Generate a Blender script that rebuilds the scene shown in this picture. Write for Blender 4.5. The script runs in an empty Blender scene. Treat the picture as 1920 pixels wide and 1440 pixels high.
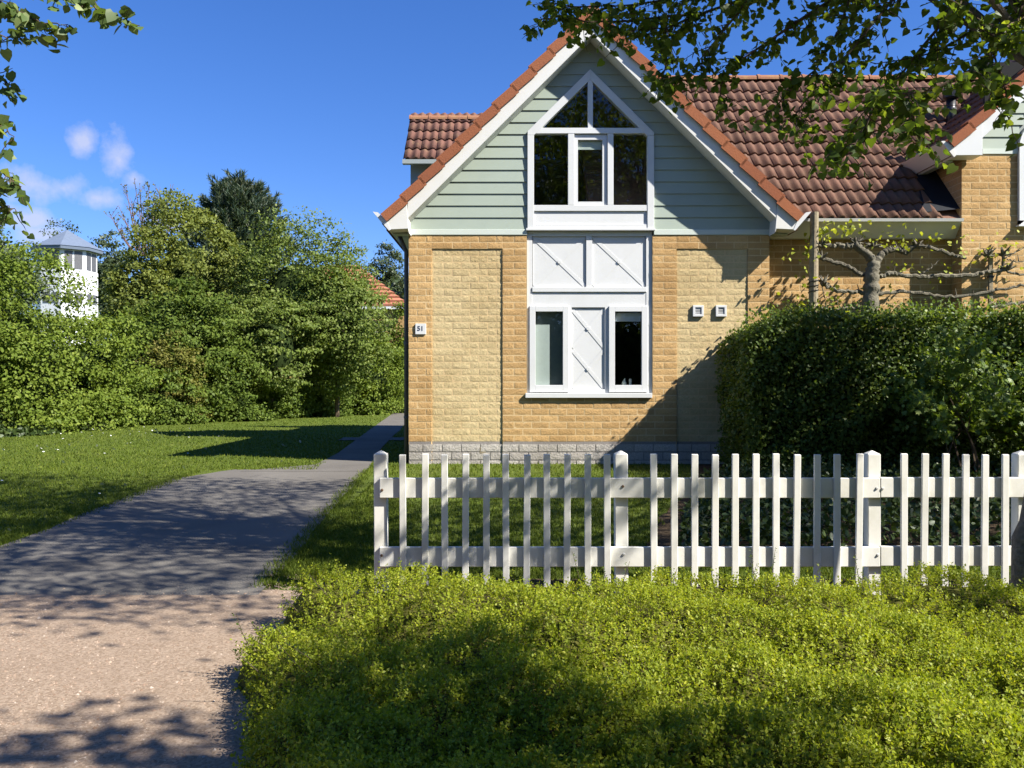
import bpy, bmesh, math, random
import numpy as np
from mathutils import Vector, Matrix, Quaternion

random.seed(7)
RNG = np.random.default_rng(11)
scene = bpy.context.scene
COL = scene.collection

# ------------------------------------------------------------------ camera
CAMZ = 1.157
FPX = 1620.0                      # focal length in photo pixels (photo 1920 wide)
cam_d = bpy.data.cameras.new("camera")
cam_d.sensor_width = 36.0
cam_d.lens = 36.0 * FPX / 1920.0
cam_d.clip_start = 0.05
cam_d.clip_end = 3000.0
cam = bpy.data.objects.new("camera", cam_d)
cam.location = (0, 0, CAMZ)
cam.rotation_euler = (math.radians(90), 0, 0)
COL.objects.link(cam)
scene.camera = cam

# ------------------------------------------------------------------ light
LDIR = Vector((-0.645, 0.30, -0.64)).normalized()     # the way sunlight travels
SUN_EL = math.asin(-LDIR.z)
SUN_AZ = math.atan2(-LDIR.x, -LDIR.y)
EXPOSURE = 1.18

world = bpy.data.worlds.new("World")
scene.world = world
world.use_nodes = True
wn = world.node_tree
for n in list(wn.nodes):
    wn.nodes.remove(n)
def W_(t, **kw):
    n = wn.nodes.new(t)
    for k, v in kw.items():
        setattr(n, k, v)
    return n
w_out = W_("ShaderNodeOutputWorld")
w_bg = W_("ShaderNodeBackground")
w_bg.inputs["Strength"].default_value = 0.052
sky = W_("ShaderNodeTexSky", sky_type='NISHITA')
sky.sun_disc = False
sky.sun_elevation = SUN_EL
sky.sun_rotation = SUN_AZ
sky.air_density = 1.0
sky.dust_density = 0.15
sky.ozone_density = 4.0
sky.altitude = 0
# fair weather clouds: small bodies low over the horizon, shaped by noise on the sky direction
tc = W_("ShaderNodeTexCoord")
def wmath(op, a, b=None, clamp=False):
    n = W_("ShaderNodeMath", operation=op)
    n.use_clamp = clamp
    for i, v in enumerate((a, b)):
        if v is None: continue
        if isinstance(v, (int, float)): n.inputs[i].default_value = v
        else: wn.links.new(v, n.inputs[i])
    return n.outputs[0]
def skydir(px, py):
    return Vector(((px - 960) / FPX, 1.0, (720 - py) / FPX)).normalized()
noise = W_("ShaderNodeTexNoise")
noise.inputs["Scale"].default_value = 17.0
noise.inputs["Detail"].default_value = 7.0
noise.inputs["Roughness"].default_value = 0.62
wn.links.new(tc.outputs["Generated"], noise.inputs["Vector"])
mask = None
blobs = [(70, 345, .034, .021), (120, 352, .034, .019), (185, 372, .030, .014), (157, 266, .014, .015), (222, 300, .019, .026),
         (250, 335, .016, .012), (55, 412, .032, .014), (85, 440, .032, .013), (330, 420, .035, .010)]
for az in (-150, -118, -95, -70, -52, 40, 58, 75, 100, 128, 160, 178):      # the same kind of cloud all round the sky
    el = 0.12 + 0.07 * math.sin(az * 1.7)
    blobs.append((('d', az, el), None, .10 + .03 * math.sin(az), .034))
for b in blobs:
    if isinstance(b[0], tuple):
        a = math.radians(b[0][1]); d = Vector((math.sin(a) * math.cos(b[0][2]), math.cos(a) * math.cos(b[0][2]), math.sin(b[0][2])))
    else:
        d = skydir(b[0], b[1])
    sub = W_("ShaderNodeVectorMath", operation='SUBTRACT'); sub.inputs[1].default_value = d
    wn.links.new(tc.outputs["Generated"], sub.inputs[0])
    sc_ = W_("ShaderNodeVectorMath", operation='MULTIPLY'); sc_.inputs[1].default_value = (1 / b[2], 1 / b[2], 1 / b[3])
    wn.links.new(sub.outputs[0], sc_.inputs[0])
    ln = W_("ShaderNodeVectorMath", operation='LENGTH'); wn.links.new(sc_.outputs[0], ln.inputs[0])
    m = wmath('SUBTRACT', 1.0, ln.outputs["Value"])
    mask = m if mask is None else wmath('MAXIMUM', mask, m)
nz = wmath('MULTIPLY', wmath('SUBTRACT', noise.outputs["Fac"], 0.5), 3.4)
cm = wmath('MULTIPLY', wmath('ADD', wmath('ADD', mask, nz), 0.05), 1.0, clamp=True)
cm = wmath('MULTIPLY', cm, 0.70)
w_mix = W_("ShaderNodeMix", data_type='RGBA')
wn.links.new(cm, w_mix.inputs["Factor"])
hsv = W_("ShaderNodeHueSaturation")
hsv.inputs["Saturation"].default_value = 1.2
hsv.inputs["Value"].default_value = 1.0
wn.links.new(sky.outputs[0], hsv.inputs["Color"])
tint = W_("ShaderNodeMix", data_type='RGBA', blend_type='MULTIPLY'); tint.inputs["Factor"].default_value = 1.0
wn.links.new(hsv.outputs[0], tint.inputs["A"]); tint.inputs["B"].default_value = (1.06, 1.14, 1.58, 1)
wn.links.new(tint.outputs["Result"], w_mix.inputs["A"])
w_mix.inputs["B"].default_value = (6.2, 6.4, 8.0, 1)
wn.links.new(w_mix.outputs["Result"], w_bg.inputs["Color"])
wn.links.new(w_bg.outputs[0], w_out.inputs["Surface"])

sun_d = bpy.data.lights.new("sun", 'SUN')
sun_d.energy = 5.0
sun_d.angle = math.radians(0.53)
sun_d.color = (1.0, 0.95, 0.86)
sun = bpy.data.objects.new("sun", sun_d)
sun.rotation_euler = LDIR.to_track_quat('-Z', 'Y').to_euler()
sun.location = (10, -4, 12)
COL.objects.link(sun)

vs = scene.view_settings
vs.view_transform = 'Standard'
vs.look = 'None'
vs.exposure = EXPOSURE
vs.gamma = 1.0
vs.use_curve_mapping = False
scene.render.engine = 'CYCLES'
cy = scene.cycles
cy.max_bounces = 5
cy.diffuse_bounces = 1
cy.glossy_bounces = 3
cy.transmission_bounces = 4
cy.transparent_max_bounces = 8
cy.caustics_reflective = False
cy.caustics_refractive = False
cy.sample_clamp_indirect = 6.0
try:
    cy.use_denoising = True
    cy.denoiser = 'OPENIMAGEDENOISE'
except Exception:
    pass

# ------------------------------------------------------------------ materials
def mat_base(name):
    m = bpy.data.materials.new(name)
    m.use_nodes = True
    nt = m.node_tree
    for n in list(nt.nodes): nt.nodes.remove(n)
    return m, nt
def N(nt, t, ins=None, **kw):
    n = nt.nodes.new(t)
    for k, v in kw.items(): setattr(n, k, v)
    for k, v in (ins or {}).items():
        if hasattr(v, 'is_output') or isinstance(v, bpy.types.NodeSocket): nt.links.new(v, n.inputs[k])
        else: n.inputs[k].default_value = v
    return n
def M_(nt, op, a, b=0.0, clamp=False):
    n = nt.nodes.new("ShaderNodeMath"); n.operation = op; n.use_clamp = clamp
    for i, v in enumerate((a, b)):
        if isinstance(v, bpy.types.NodeSocket): nt.links.new(v, n.inputs[i])
        else: n.inputs[i].default_value = v
    return n.outputs[0]
def MIX(nt, f, a, b, blend='MIX'):
    n = nt.nodes.new("ShaderNodeMix"); n.data_type = 'RGBA'; n.blend_type = blend
    for k, v in (("Factor", f), ("A", a), ("B", b)):
        if isinstance(v, bpy.types.NodeSocket): nt.links.new(v, n.inputs[k])
        else: n.inputs[k].default_value = v if not isinstance(v, tuple) or len(v) == 4 else (*v, 1)
    return n.outputs["Result"]
def pos(nt):
    return N(nt, "ShaderNodeNewGeometry").outputs["Position"]
def rnd(nt):
    """one random number for each separate piece, whether it is its own object or an island of a mesh"""
    g = N(nt, "ShaderNodeNewGeometry").outputs["Random Per Island"]
    o = N(nt, "ShaderNodeObjectInfo").outputs["Random"]
    return M_(nt, 'FRACT', M_(nt, 'ADD', g, o))
def noise_tex(nt, scale, detail=4, rough=0.55, vec=None, stretch=None):
    v = vec if vec is not None else pos(nt)
    if stretch:
        mp = N(nt, "ShaderNodeVectorMath", {0: v, 1: stretch}, operation='MULTIPLY'); v = mp.outputs[0]
    n = N(nt, "ShaderNodeTexNoise", {"Vector": v, "Scale": scale, "Detail": detail, "Roughness": rough})
    return n.outputs["Fac"]
def ramp(nt, f, lo, hi):
    return M_(nt, 'DIVIDE', M_(nt, 'SUBTRACT', f, lo), hi - lo, clamp=True)
def bump(nt, h, strength, dist):
    return N(nt, "ShaderNodeBump", {"Height": h, "Strength": strength, "Distance": dist}).outputs["Normal"]
def finish(nt, col, rough=0.8, normal=None, spec=0.3, metallic=0.0):
    p = N(nt, "ShaderNodeBsdfPrincipled", {"Base Color": col if isinstance(col, bpy.types.NodeSocket) else (*col, 1), "Roughness": rough,
                                          "Specular IOR Level": spec, "Metallic": metallic})
    if normal is not None: nt.links.new(normal, p.inputs["Normal"])
    o = N(nt, "ShaderNodeOutputMaterial", {"Surface": p.outputs[0]})
    return p

def m_masonry(name, c1, c2, c3, grain=38, bstr=0.9, bdist=.012):
    m, nt = mat_base(name)
    r = rnd(nt)
    big = noise_tex(nt, 1.1, 3)
    fine = noise_tex(nt, grain, 5, .65)
    c = MIX(nt, ramp(nt, r, .1, .9), c1, c2)
    c = MIX(nt, ramp(nt, fine, .45, .75), c, c3)
    c = MIX(nt, M_(nt, 'MULTIPLY', ramp(nt, big, .45, .75), .35), c, c3, 'MULTIPLY')
    finish(nt, c, .9, bump(nt, fine, bstr, bdist), .15)
    return m
def m_paint(name, col, dirt=(.45, .44, .38), amount=.18, rough=.45, grain=(1, 1, 1), bs=.06):
    m, nt = mat_base(name)
    a = noise_tex(nt, 3.5, 5, .6)
    b = noise_tex(nt, 60, 3, .6, stretch=grain)
    f = M_(nt, 'MULTIPLY', ramp(nt, a, .48, .8), amount)
    r = rnd(nt)
    f = M_(nt, 'ADD', f, M_(nt, 'MULTIPLY', r, amount * .35))
    f = M_(nt, 'ADD', f, M_(nt, 'MULTIPLY', ramp(nt, b, .6, .8), amount * .3))
    c = MIX(nt, f, col, dirt)
    finish(nt, c, rough, bump(nt, b, bs, .003), .4)
    return m
def m_leaf(name, dark, light, yellow=None, trans=.35, clump=1.6, gloss=.35, tcol=None, ymix=.85):
    m, nt = mat_base(name)
    r = rnd(nt)
    g = noise_tex(nt, clump, 3)
    f = M_(nt, 'ADD', M_(nt, 'MULTIPLY', r, .6), M_(nt, 'MULTIPLY', ramp(nt, g, .3, .7), .4))
    c = MIX(nt, f, dark, light)
    if yellow:
        c = MIX(nt, M_(nt, 'MULTIPLY', ramp(nt, r, .72, 1.0), ymix), c, yellow)
    p = N(nt, "ShaderNodeBsdfPrincipled", {"Base Color": c, "Roughness": .48, "Specular IOR Level": gloss})
    tc_ = MIX(nt, 1.0, c, tcol or (1.5, 1.45, .55), 'MULTIPLY')
    t = N(nt, "ShaderNodeBsdfTranslucent", {"Color": tc_})
    mx = N(nt, "ShaderNodeMixShader", {0: trans, 1: p.outputs[0], 2: t.outputs[0]})
    N(nt, "ShaderNodeOutputMaterial", {"Surface": mx.outputs[0]})
    return m
def m_plain(name, col, rough=.7, spec=.3, var=.25, scale=12, bs=.2, bd=.004, metallic=0):
    m, nt = mat_base(name)
    a = noise_tex(nt, scale, 5, .6)
    r = rnd(nt)
    dk = tuple(x * (1 - var) for x in col); lt = tuple(min(1, x * (1 + var)) for x in col)
    c = MIX(nt, M_(nt, 'ADD', M_(nt, 'MULTIPLY', ramp(nt, a, .3, .7), .65), M_(nt, 'MULTIPLY', r, .35)), dk, lt)
    finish(nt, c, rough, bump(nt, a, bs, bd), spec, metallic)
    return m

MAT = {}
MAT['ochre'] = m_masonry('ochre_brick', (.50, .315, .135), (.63, .41, .185), (.46, .30, .14), grain=42, bstr=.5)
MAT['pale'] = m_masonry('pale_brick', (.58, .455, .245), (.66, .525, .29), (.50, .39, .21), grain=36, bstr=.6)
MAT['plinth'] = m_masonry('plinth_block', (.45, .41, .37), (.55, .51, .46), (.37, .34, .31))
MAT['mortar'] = m_masonry('mortar', (.70, .53, .30), (.73, .55, .31), (.60, .45, .25), bstr=.3, bdist=.004)
MAT['mortar_grey'] = m_masonry('grey_mortar', (.30, .27, .25), (.33, .30, .28), (.22, .20, .19), bstr=.3, bdist=.004)
MAT['white'] = m_paint('white_paint', (.72, .73, .735), dirt=(.40, .40, .35), amount=.16)
MAT['cream'] = m_paint('cream_paint', (.75, .74, .70), dirt=(.5, .46, .36), amount=.12)
MAT['fence'] = m_paint('fence_paint', (.82, .80, .735), dirt=(.40, .38, .27), amount=.48, rough=.6, grain=(6, 6, .5), bs=.15)
MAT['siding'] = m_paint('green_siding', (.37, .43, .365), dirt=(.27, .33, .29), amount=.30, rough=.55, grain=(.3, 1, 5), bs=.12)
MAT['trim'] = m_paint('pale_green_trim', (.62, .68, .62), amount=.12)
MAT['wingsiding'] = m_paint('grey_green_siding', (.34, .38, .36), amount=.2)
def m_tile(name, c1, c2, lichen, lam=.4):
    m, nt = mat_base(name)
    r = rnd(nt)
    a = noise_tex(nt, 7, 5, .65); b = noise_tex(nt, 45, 4, .7)
    c = MIX(nt, r, c1, c2)
    c = MIX(nt, M_(nt, 'MULTIPLY', ramp(nt, a, .5, .8), lam), c, lichen)
    c = MIX(nt, M_(nt, 'MULTIPLY', ramp(nt, b, .55, .75), .3), c, (.09, .055, .05))
    finish(nt, c, .92, bump(nt, b, .7, .007), .12)
    return m
MAT['tile'] = m_tile('brown_roof_tile', (.14, .078, .056), (.195, .106, .075), (.22, .155, .10), .55)
MAT['tile_old'] = m_tile('weathered_roof_tile', (.14, .072, .058), (.20, .10, .074), (.26, .18, .09), .6)
MAT['verge'] = m_tile('orange_verge_tile', (.30, .108, .056), (.355, .135, .066), (.24, .10, .06), .5)
MAT['ridge'] = m_tile('lichen_ridge_tile', (.24, .115, .07), (.31, .15, .085), (.34, .25, .09), .8)
MAT['farroof'] = m_tile('far_red_tile', (.36, .14, .085), (.42, .17, .10), (.33, .18, .12), .3)
MAT['lead'] = m_plain('lead_flashing', (.016, .018, .024), .7, .2)
MAT['pipe'] = m_plain('dark_grey_pipe', (.10, .10, .105), .45, .4)
MAT['black'] = m_plain('black_metal', (.012, .013, .017), .4, .5)
MAT['zinc'] = m_plain('zinc_roof', (.135, .17, .23), .6, .3, var=.12, scale=5)
MAT['room'] = m_plain('room_wall', (.05, .05, .048), .9, .1, var=.1)
MAT['roomdark'] = m_plain('dark_room', (.03, .03, .03), .9, .1, var=.1)
MAT['blindgrey'] = m_plain('grey_roller_blind', (.17, .20, .18), .9, .1, var=.06)
MAT['blindlight'] = m_plain('pale_blind', (.58, .63, .60), .9, .1, var=.05)
MAT['bark'] = m_plain('linden_bark', (.15, .13, .105), .9, .15, var=.5, scale=30, bs=.9, bd=.02)
MAT['bark2'] = m_plain('grey_lichen_bark', (.155, .14, .105), .9, .15, var=.5, scale=22, bs=1, bd=.02)
MAT['twig'] = m_plain('brown_twig', (.10, .075, .05), .9, .1, var=.4, scale=40)
MAT['redtwig'] = m_plain('reddish_twig', (.20, .12, .10), .9, .1, var=.3, scale=40)
MAT['stake'] = m_plain('weathered_stake', (.30, .25, .17), .9, .15, var=.35, scale=25, bs=.6, bd=.01)
MAT['bolt'] = m_plain('rusty_bolt', (.14, .085, .05), .7, .4, var=.4)
MAT['steel'] = m_plain('pale_bolt', (.55, .54, .52), .4, .6, var=.1)
MAT['ink'] = m_plain('navy_print', (.02, .035, .09), .6, .3, var=.1)

def m_glass():
    m, nt = mat_base('window_glass')
    ge = N(nt, "ShaderNodeNewGeometry")
    c = M_(nt, 'ABSOLUTE', N(nt, "ShaderNodeVectorMath", {0: ge.outputs["Incoming"], 1: ge.outputs["Normal"]}, operation='DOT_PRODUCT').outputs["Value"])
    fr2 = M_(nt, 'ADD', .055, M_(nt, 'MULTIPLY', M_(nt, 'POWER', M_(nt, 'SUBTRACT', 1.0, c), 5.0), .9), clamp=True)
    wv = noise_tex(nt, 1.3, 2)
    g = N(nt, "ShaderNodeBsdfGlossy", {"Roughness": .012, "Color": (.95, .97, 1, 1), "Normal": bump(nt, wv, .02, .03)})
    t = N(nt, "ShaderNodeBsdfTransparent", {"Color": (.86, .90, .88, 1)})
    mx = N(nt, "ShaderNodeMixShader", {0: fr2, 1: t.outputs[0], 2: g.outputs[0]})
    N(nt, "ShaderNodeOutputMaterial", {"Surface": mx.outputs[0]})
    return m
MAT['glass'] = m_glass()

MAT['leaf_linden'] = m_leaf('linden_leaf', (.058, .098, .02), (.115, .175, .034), (.26, .32, .065), .58, 2.5, tcol=(1.7, 1.6, .45))
MAT['leaf_left'] = m_leaf('pale_linden_leaf', (.08, .13, .04), (.15, .22, .07), (.28, .34, .13), .4, 2.5)
MAT['leaf_bush'] = m_leaf('honeysuckle_leaf', (.18, .24, .02), (.335, .385, .03), (.45, .45, .05), .42, 3.0, .22)
MAT['leaf_hedge'] = m_leaf('hornbeam_leaf', (.07, .115, .022), (.135, .20, .037), (.23, .27, .055), .38, 2.0)
MAT['leaf_maple'] = m_leaf('maple_leaf', (.095, .155, .03), (.17, .245, .046), (.27, .32, .075), .38, 2.0)
MAT['leaf_pleach'] = m_leaf('young_linden_leaf', (.26, .31, .04), (.40, .44, .07), (.50, .50, .11), .4, 4)
MAT['leaf_a'] = m_leaf('shrub_leaf', (0.087, 0.133, 0.019), (0.176, 0.232, 0.035), (0.28, 0.314, 0.064), .3, 1.0, gloss=.10, ymix=.4)
MAT['leaf_b'] = m_leaf('olive_leaf', (0.107, 0.134, 0.029), (0.191, 0.224, 0.05), (0.292, 0.291, 0.078), .3, .8, gloss=.10, ymix=.4)
MAT['leaf_c'] = m_leaf('hawthorn_leaf', (0.09, 0.134, 0.027), (0.175, 0.224, 0.045), (.30, .33, .13), .3, .9, gloss=.10, ymix=.6)
MAT['leaf_d'] = m_leaf('deep_green_leaf', (0.066, 0.106, 0.019), (0.138, 0.19, 0.033), (0.216, 0.261, 0.054), .3, .8, gloss=.10, ymix=.4)
MAT['leaf_red'] = m_leaf('russet_leaf', (.12, .135, .03), (.20, .20, .045), (.26, .19, .065), .3, 1.0, gloss=.10, ymix=.4)
MAT['leaf_pine'] = m_leaf('pine_needles', (.03, .055, .032), (.07, .105, .062), (.20, .21, .13), .15, 1.3)
MAT['leaf_far'] = m_leaf('far_leaf', (.05, .075, .032), (.085, .11, .05), None, .2, .5)
MAT['leaf_ivy'] = m_leaf('ivy_leaf', (.03, .055, .014), (.065, .10, .024), (.12, .16, .05), .2, 1.0)
MAT['leaf_core'] = m_plain('dark_leaf_core', (.022, .034, .010), .95, .05, var=.5, scale=18)  # solid cores; the dark colour stands for shade between the leaves
MAT['bush_core'] = m_plain('dark_twig_core', (.075, .075, .018), .95, .05, var=.6, scale=40)  # brownish core, coloured dark for the shaded gaps between sprigs
MAT['grass'] = m_leaf('grass_blade', (.075, .11, .014), (.13, .175, .024), (.19, .21, .042), .3, .9, .08)
MAT['petal'] = m_plain('daisy_petal', (.80, .80, .76), .7, .2, var=.05)

def m_lawn():
    m, nt = mat_base('lawn')
    a = noise_tex(nt, .6, 5); b = noise_tex(nt, 28, 5, .7); c_ = noise_tex(nt, 4, 4)
    c = MIX(nt, ramp(nt, b, .3, .7), (.06, .085, .014), (.105, .145, .022))
    c = MIX(nt, M_(nt, 'MULTIPLY', ramp(nt, a, .4, .7), .4), c, (.12, .135, .028))
    c = MIX(nt, M_(nt, 'MULTIPLY', ramp(nt, c_, .62, .8), .5), c, (.13, .10, .05))
    finish(nt, c, .95, bump(nt, b, .8, .03), .1)
    return m
MAT['lawn'] = m_lawn()
def m_asphalt():
    m, nt = mat_base('asphalt')
    a = noise_tex(nt, 1.2, 5); b = noise_tex(nt, 150, 3, .7)
    v = N(nt, "ShaderNodeTexVoronoi", {"Vector": pos(nt), "Scale": 90.0}).outputs["Distance"]
    c = MIX(nt, ramp(nt, a, .3, .7), (.115, .104, .09), (.158, .145, .126))
    c = MIX(nt, M_(nt, 'MULTIPLY', ramp(nt, b, .5, .75), .5), c, (.19, .185, .175))
    finish(nt, c, .9, bump(nt, v, .5, .006), .2)
    return m
MAT['asphalt'] = m_asphalt()
def m_gravel():
    m, nt = mat_base('pink_gravel')
    v = N(nt, "ShaderNodeTexVoronoi", {"Vector": pos(nt), "Scale": 95.0})
    a = noise_tex(nt, 1.3, 5)
    w = N(nt, "ShaderNodeTexWhiteNoise", {"Vector": v.outputs["Color"]}).outputs["Value"]
    c = MIX(nt, w, (.22, .158, .108), (.37, .285, .212))
    c = MIX(nt, M_(nt, 'MULTIPLY', ramp(nt, a, .45, .75), .5), c, (.24, .175, .125))
    g2 = noise_tex(nt, 230, 3, .7)
    c = MIX(nt, M_(nt, 'MULTIPLY', ramp(nt, g2, .5, .72), .55), c, (.14, .095, .065))
    finish(nt, c, .9, bump(nt, g2, .6, .006), .2)
    return m
MAT['gravel'] = m_gravel()
def m_stone():
    m, nt = mat_base('gravel_stone')
    r = rnd(nt)
    c = MIX(nt, r, (.215, .14, .095), (.42, .32, .245))
    c = MIX(nt, ramp(nt, r, .9, 1), c, (.50, .43, .36))
    finish(nt, c, .85, None, .25)
    return m
MAT['stone'] = m_stone()
MAT['soil'] = m_plain('leaf_litter_soil', (.085, .062, .04), .95, .05, var=.6, scale=25, bs=1, bd=.03)
MAT['drainslab'] = m_plain('concrete_cover', (.29, .235, .18), .9, .2, var=.15, scale=30)

# ------------------------------------------------------------------ mesh helpers
def X(px, Y=12.5): return (px - 960.0) * Y / FPX
def Z(py, Y=12.5): return CAMZ + (720.0 - py) * Y / FPX
def P3(px, py, Y): return Vector((X(px, Y), Y, Z(py, Y)))
def ground_z(y):
    t = min(1.0, max(0.0, (y - 5.5) / 6.0))
    return -0.2 + 0.2 * t
def ground_zv(y):
    return -0.2 + 0.2 * np.clip((y - 5.5) / 6.0, 0, 1)

class MB:
    def __init__(s): s.v = []; s.f = []; s.mi = []; s.cur = 0
    def add(s, vs, fs):
        o = len(s.v); s.v += [tuple(v) for v in vs]
        for f in fs: s.f.append([i + o for i in f]); s.mi.append(s.cur)
    def box(s, x0, x1, y0, y1, z0, z1):
        s.add([(x0, y0, z0), (x1, y0, z0), (x1, y1, z0), (x0, y1, z0), (x0, y0, z1), (x1, y0, z1), (x1, y1, z1), (x0, y1, z1)],
              [(0, 3, 2, 1), (4, 5, 6, 7), (0, 1, 5, 4), (1, 2, 6, 5), (2, 3, 7, 6), (3, 0, 4, 7)])
    def prism_y(s, poly, y0, y1):
        """polygon of (x, z) extruded along Y"""
        n = len(poly)
        a = sum(poly[i][0] * poly[(i + 1) % n][1] - poly[(i + 1) % n][0] * poly[i][1] for i in range(n))
        if a < 0: poly = poly[::-1]
        s.add([(p[0], y0, p[1]) for p in poly] + [(p[0], y1, p[1]) for p in poly],
              [tuple(range(n)), tuple(range(2 * n - 1, n - 1, -1))] + [(i, i + n, (i + 1) % n + n, (i + 1) % n) for i in range(n)])
    def prism_x(s, poly, x0, x1):
        n = len(poly)
        s.add([(x0, p[0], p[1]) for p in poly] + [(x1, p[0], p[1]) for p in poly],
              [tuple(range(n)), tuple(range(2 * n - 1, n - 1, -1))] + [(i, i + n, (i + 1) % n + n, (i + 1) % n) for i in range(n)])
    def tube(s, pts, rads, seg=7, cap=True):
        pts = [Vector(p) for p in pts]
        o = len(s.v); n = len(pts)
        prev = None
        for i, p in enumerate(pts):
            d = (pts[min(i + 1, n - 1)] - pts[max(i - 1, 0)])
            d = d.normalized() if d.length > 1e-9 else Vector((0, 0, 1))
            if prev is None:
                a = d.orthogonal().normalized()
            else:
                a = prev - d * prev.dot(d)
                a = a.normalized() if a.length > 1e-6 else d.orthogonal().normalized()
            prev = a
            b = d.cross(a)
            r = rads[i] if hasattr(rads, '__len__') else rads
            for k in range(seg):
                t = 2 * math.pi * k / seg
                s.v.append(tuple(p + (a * math.cos(t) + b * math.sin(t)) * r))
        for i in range(n - 1):
            for k in range(seg):
                s.f.append([o + i * seg + k, o + i * seg + (k + 1) % seg, o + (i + 1) * seg + (k + 1) % seg, o + (i + 1) * seg + k]); s.mi.append(s.cur)
        if cap:
            s.f.append([o + k for k in range(seg)][::-1]); s.mi.append(s.cur)
            s.f.append([o + (n - 1) * seg + k for k in range(seg)]); s.mi.append(s.cur)
    def mesh(s, name, mats, smooth=False):
        me = bpy.data.meshes.new(name)
        me.from_pydata(s.v, [], s.f)
        for m in (mats if isinstance(mats, (list, tuple)) else [mats]): me.materials.append(m)
        if any(s.mi): me.polygons.foreach_set("material_index", s.mi)
        if smooth: me.polygons.foreach_set("use_smooth", [True] * len(me.polygons))
        me.update()
        return me
    def build(s, name, mats, parent=None, smooth=False, bevel=0):
        me = s.mesh(name, mats, smooth)
        return put(name, me, parent, bevel)
def fix_normals(me):
    bm = bmesh.new(); bm.from_mesh(me); bmesh.ops.recalc_face_normals(bm, faces=bm.faces); bm.to_mesh(me); bm.free()
def put(name, me, parent=None, bevel=0):
    o = bpy.data.objects.new(name, me); COL.objects.link(o)
    if parent: o.parent = parent
    if bevel:
        b = o.modifiers.new("bevel", 'BEVEL'); b.width = bevel; b.segments = 1; b.limit_method = 'ANGLE'
    return o
def tag(o, label=None, cat=None, group=None, kind=None):
    if label: o["label"] = label
    if cat: o["category"] = cat
    if group: o["group"] = group
    if kind: o["kind"] = kind
    return o
def thing(name, loc, label, cat, group=None):
    o = bpy.data.objects.new(name, None); COL.objects.link(o)
    o.empty_display_size = .3
    o["base"] = tuple(loc)
    return tag(o, label, cat, group)

def np_mesh(name, V, F, mat, smooth=False):
    """V (n,3), F (m,k) all faces the same size"""
    me = bpy.data.meshes.new(name)
    n, m, k = len(V), len(F), F.shape[1]
    me.vertices.add(n); me.vertices.foreach_set("co", np.ascontiguousarray(V, dtype=np.float32).ravel())
    me.loops.add(m * k); me.loops.foreach_set("vertex_index", np.ascontiguousarray(F, dtype=np.int32).ravel())
    me.polygons.add(m); me.polygons.foreach_set("loop_start", np.arange(0, m * k, k, dtype=np.int32))
    try: me.polygons.foreach_set("loop_total", np.full(m, k, dtype=np.int32))
    except Exception: pass
    if smooth: me.polygons.foreach_set("use_smooth", np.ones(m, dtype=bool))
    me.materials.append(mat)
    me.update(calc_edges=True)
    return me

LEAF = {
    'diamond': (np.array([[0, 0, 0], [.32, .45, .05], [0, 1, -.06], [-.32, .45, .05]]), np.array([[0, 1, 2, 3]])),
    'oval': (np.array([[0, 0, 0], [.30, .28, .05], [.28, .68, .04], [0, 1, -.05], [-.28, .68, .04], [-.30, .28, .05]]), np.array([[0, 1, 2, 3], [0, 3, 4, 5]])),
    'heart': (np.array([[0, .08, 0], [.26, -.03, .04], [.47, .25, .09], [.36, .62, .05], [0, 1.06, -.12], [-.36, .62, .05], [-.47, .25, .09], [-.26, -.03, .04]]),
              np.array([[0, 1, 2, 3], [0, 3, 4, 4], [0, 4, 4, 5], [0, 5, 6, 7]])),
    'lobed': (np.array([[0, 0, 0], [.22, .10, .03], [.52, .22, .06], [.30, .42, .03], [.42, .78, .02], [.14, .68, .02], [0, 1.05, -.08],
                        [-.14, .68, .02], [-.42, .78, .02], [-.30, .42, .03], [-.52, .22, .06], [-.22, .10, .03]]),
              np.array([[0, 1, 2, 3], [0, 3, 4, 5], [0, 5, 6, 7], [0, 7, 8, 9], [0, 9, 10, 11]])),
    'blade': (np.array([[-.5, 0, 0], [.5, 0, 0], [.1, 1, .35]]), np.array([[0, 1, 2]])),
    'needle': (np.array([[-.10, 0, 0], [.10, 0, 0], [.02, 1, .05], [-.02, 1, .05]]), np.array([[0, 1, 2, 3]])),
}
LEAF['heart'] = (LEAF['heart'][0], np.array([[0, 1, 2, 3], [0, 5, 6, 7], [0, 3, 4, 5]]))
def unit(a):
    return a / np.maximum(np.linalg.norm(a, axis=1, keepdims=True), 1e-9)
def leaf_arrays(P, D, Nn, S, kind):
    T, F = LEAF[kind]
    D = unit(D); R = unit(np.cross(D, Nn)); U = np.cross(R, D)
    S = np.asarray(S).reshape(-1, 1, 1)
    V = P[:, None, :] + S * (T[None, :, 0, None] * R[:, None, :] + T[None, :, 1, None] * D[:, None, :] + T[None, :, 2, None] * U[:, None, :])
    n, k = len(P), len(T)
    FF = (F[None] + (np.arange(n) * k)[:, None, None]).reshape(-1, F.shape[1])
    return V.reshape(-1, 3), FF
def leaf_obj(name, P, D, Nn, S, kind, mat, parent=None):
    V, F = leaf_arrays(P, D, Nn, S, kind)
    return put(name, np_mesh(name, V, F, mat), parent)
def rdir(n, up=0.0):
    d = RNG.normal(size=(n, 3)); d = unit(d); d[:, 2] += up
    return unit(d)
class Lump:
    """smooth pseudo noise, about -1..1"""
    def __init__(s, seed, freq, k=7):
        r = np.random.default_rng(seed)
        s.k = r.normal(size=(k, 3)) * freq; s.p = r.uniform(0, 6.28, k); s.n = k
    def __call__(s, P):
        return np.sin(P @ s.k.T + s.p).sum(axis=1) / math.sqrt(s.n) / 1.2

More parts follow.
